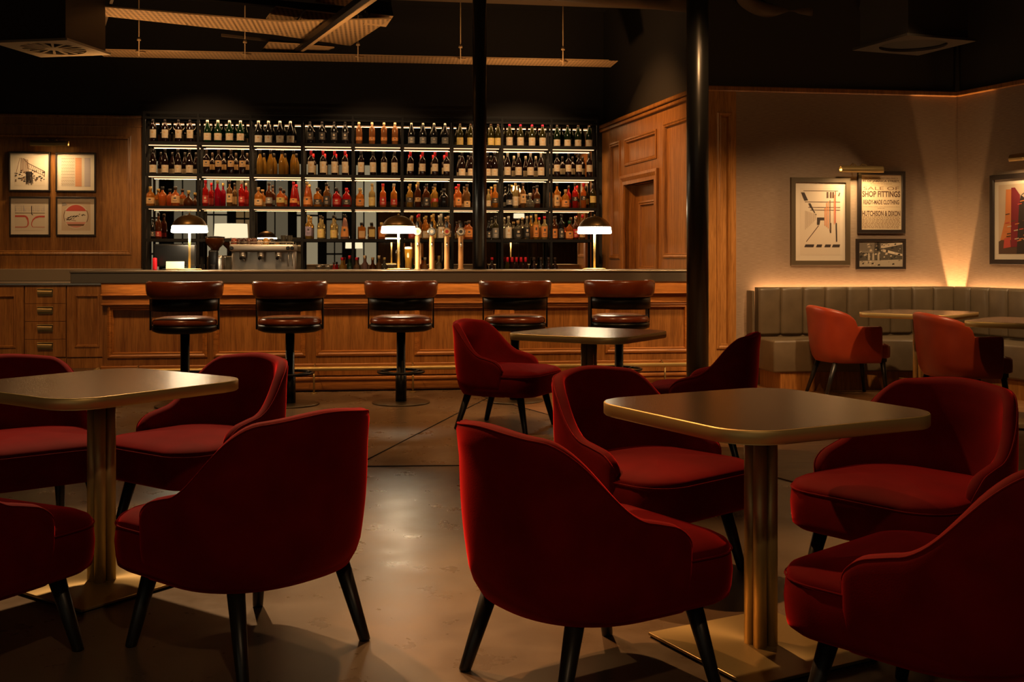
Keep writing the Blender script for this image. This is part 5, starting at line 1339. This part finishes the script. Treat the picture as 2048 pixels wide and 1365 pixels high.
# ------------------------------------------------------------------ lights
for px in (379, 797, 1189):
    p = BAR.P(BAR.s_at(px, .12), .12, ztop+.325-.01); put_spot('table_lamp_light', p, (p[0], p[1], 0), 10, WC2, 165, .4, .06)
p = UL.location; put_spot('corner_uplight', (p.x, p.y, p.z+.06), (p.x-.01, p.y-.03, 2.9), 420, WC, 24, .25, .012)
put_spot('spot_table_left', (-2.0, 6.9, 3.9), (-1.45, 4.1, .4), 680, WC2, 38, .5, .04)
put_spot('spot_table_right', (-.2, 6.2, 3.9), (.75, 3.7, .5), 420, WC, 40, .5, .04)
put_spot('spot_rim_right', (-1.6, 5.0, 3.9), (.2, 3.2, .5), 430, (1., .45, .16), 30, .5, .04)
put_spot('spot_front', (.6, -.6, 3.9), (0, 3.6, .5), 85, WC2, 62, .8, .08)
put_spot('duct_fill', (1.7, 6.6, 2.4), (1.9, 8.6, 3.6), 40, WC, 90, .9, .1)  # added upward fill with no fixture, brightens the dark ducts
put_spot('back_counter_fill', (-2.2, 10.4, 3.0), (-2.9, 12.6, 1.1), 190, WC2, 44, .8, .06)  # added fill with no fixture, brightens the espresso machine
for r_, pw in ((0, 10), (1, 15), (2, 16), (3, 8)):  # the top rail entry is added fill, the others are the shelf strips
    zz = (zrow[r_]-.034) if r_ else ztf-.085
    p = BAR.P((ps[0]+ps[-1])/2, T0+.14 if r_ else T0+.05, zz)
    lo = put_area('shelf_strip_and_fill', p, (p[0], p[1], 0), ps[-1]-ps[0]-.05, .012, pw, (1., .60, .28)); lo.rotation_euler = (0, 0, BAR.a)
put_spot('leather_chair_fill', (1.0, 5.6, 3.7), (3.2, 8.9, .5), 130, WC, 34, .6, .05)  # invented front-left fill that lifts the dark side of the armchairs
put_spot('spot_floor', (-.9, 7.9, 3.9), (-.45, 4.7, 0), 360, (1., .50, .18), 25, 1., .08)
put_spot('spot_middle', (-.9, 7.0, 3.9), (.2, 7.3, .4), 240, WC, 44, .5, .05)
put_spot('spot_stools', (1.6, 7.2, 3.9), (1.0, 9.3, .6), 210, WC, 60, .6, .05)
put_spot('spot_stools_mid', (-.5, 7.4, 3.9), (-.7, 9.3, .6), 130, WC, 60, .6, .05)
put_spot('spot_stools_left', (-2.8, 7.2, 3.9), (-2.4, 9.3, .6), 190, WC, 66, .6, .05)
put_spot('spot_side_wall', (-.4, 10.8, 3.8), (1.5, 11.8, 1.9), 340, (1., .48, .16), 64, .8, .08)
put_spot('spot_pilaster', (1.9, 8.0, 3.7), (2.0, 10.1, .6), 150, WC, 46, .7, .05)
put_spot('spot_banquette', (2.9, 7.2, 3.8), (3.0, 9.6, .3), 380, WC2, 62, .6, .05)
put_spot('spot_cabinets', (-4.6, 9.2, 3.8), (-4.7, 11.9, .6), 190, WC, 60, .7, .05)
put_spot('spot_shelves_a', (-3.4, 10.2, 3.4), (-3.6, 12.9, 2.0), 300, WC2, 46, .7, .08)
put_spot('spot_shelves_b', (-1.6, 10.4, 3.4), (-1.6, 13.0, 2.0), 300, WC2, 46, .7, .08)
put_spot('spot_shelves_c', (.2, 10.6, 3.4), (.1, 13.2, 2.0), 300, WC2, 46, .7, .08)
for x, y in ((-3.6, 10.4), (-1.7, 9.9), (.2, 11.2)): put_spot('tray_bounce_fill', (x, y, 2.2), (x+.1, y+.3, 4), 75, WC, 130, .9, .1)  # unseen lights added below the trays in place of bounced light

w = bpy.data.worlds.new('world'); SC.world = w; w.use_nodes = True
w.node_tree.nodes['Background'].inputs[0].default_value = (.9, .6, .35, 1); w.node_tree.nodes['Background'].inputs[1].default_value = .01

cam = bpy.data.cameras.new('camera'); co = bpy.data.objects.new('camera', cam); COL.objects.link(co)
co.location = (0, 0, HC); co.rotation_euler = (R(90), 0, 0)
cam.sensor_width = 36; cam.lens = F/2048*36; cam.shift_y = -(682.5-YH)/2048; cam.clip_end = 60
SC.camera = co
SC.view_settings.view_transform = 'Standard'; SC.view_settings.look = 'None'; SC.view_settings.exposure = 0; SC.view_settings.gamma = 1
SC.view_settings.use_curve_mapping = False
SC.cycles.max_bounces = 8; SC.cycles.transparent_max_bounces = 16; SC.cycles.use_denoising = True
SC.cycles.caustics_reflective = False; SC.cycles.caustics_refractive = False; SC.cycles.sample_clamp_indirect = 4
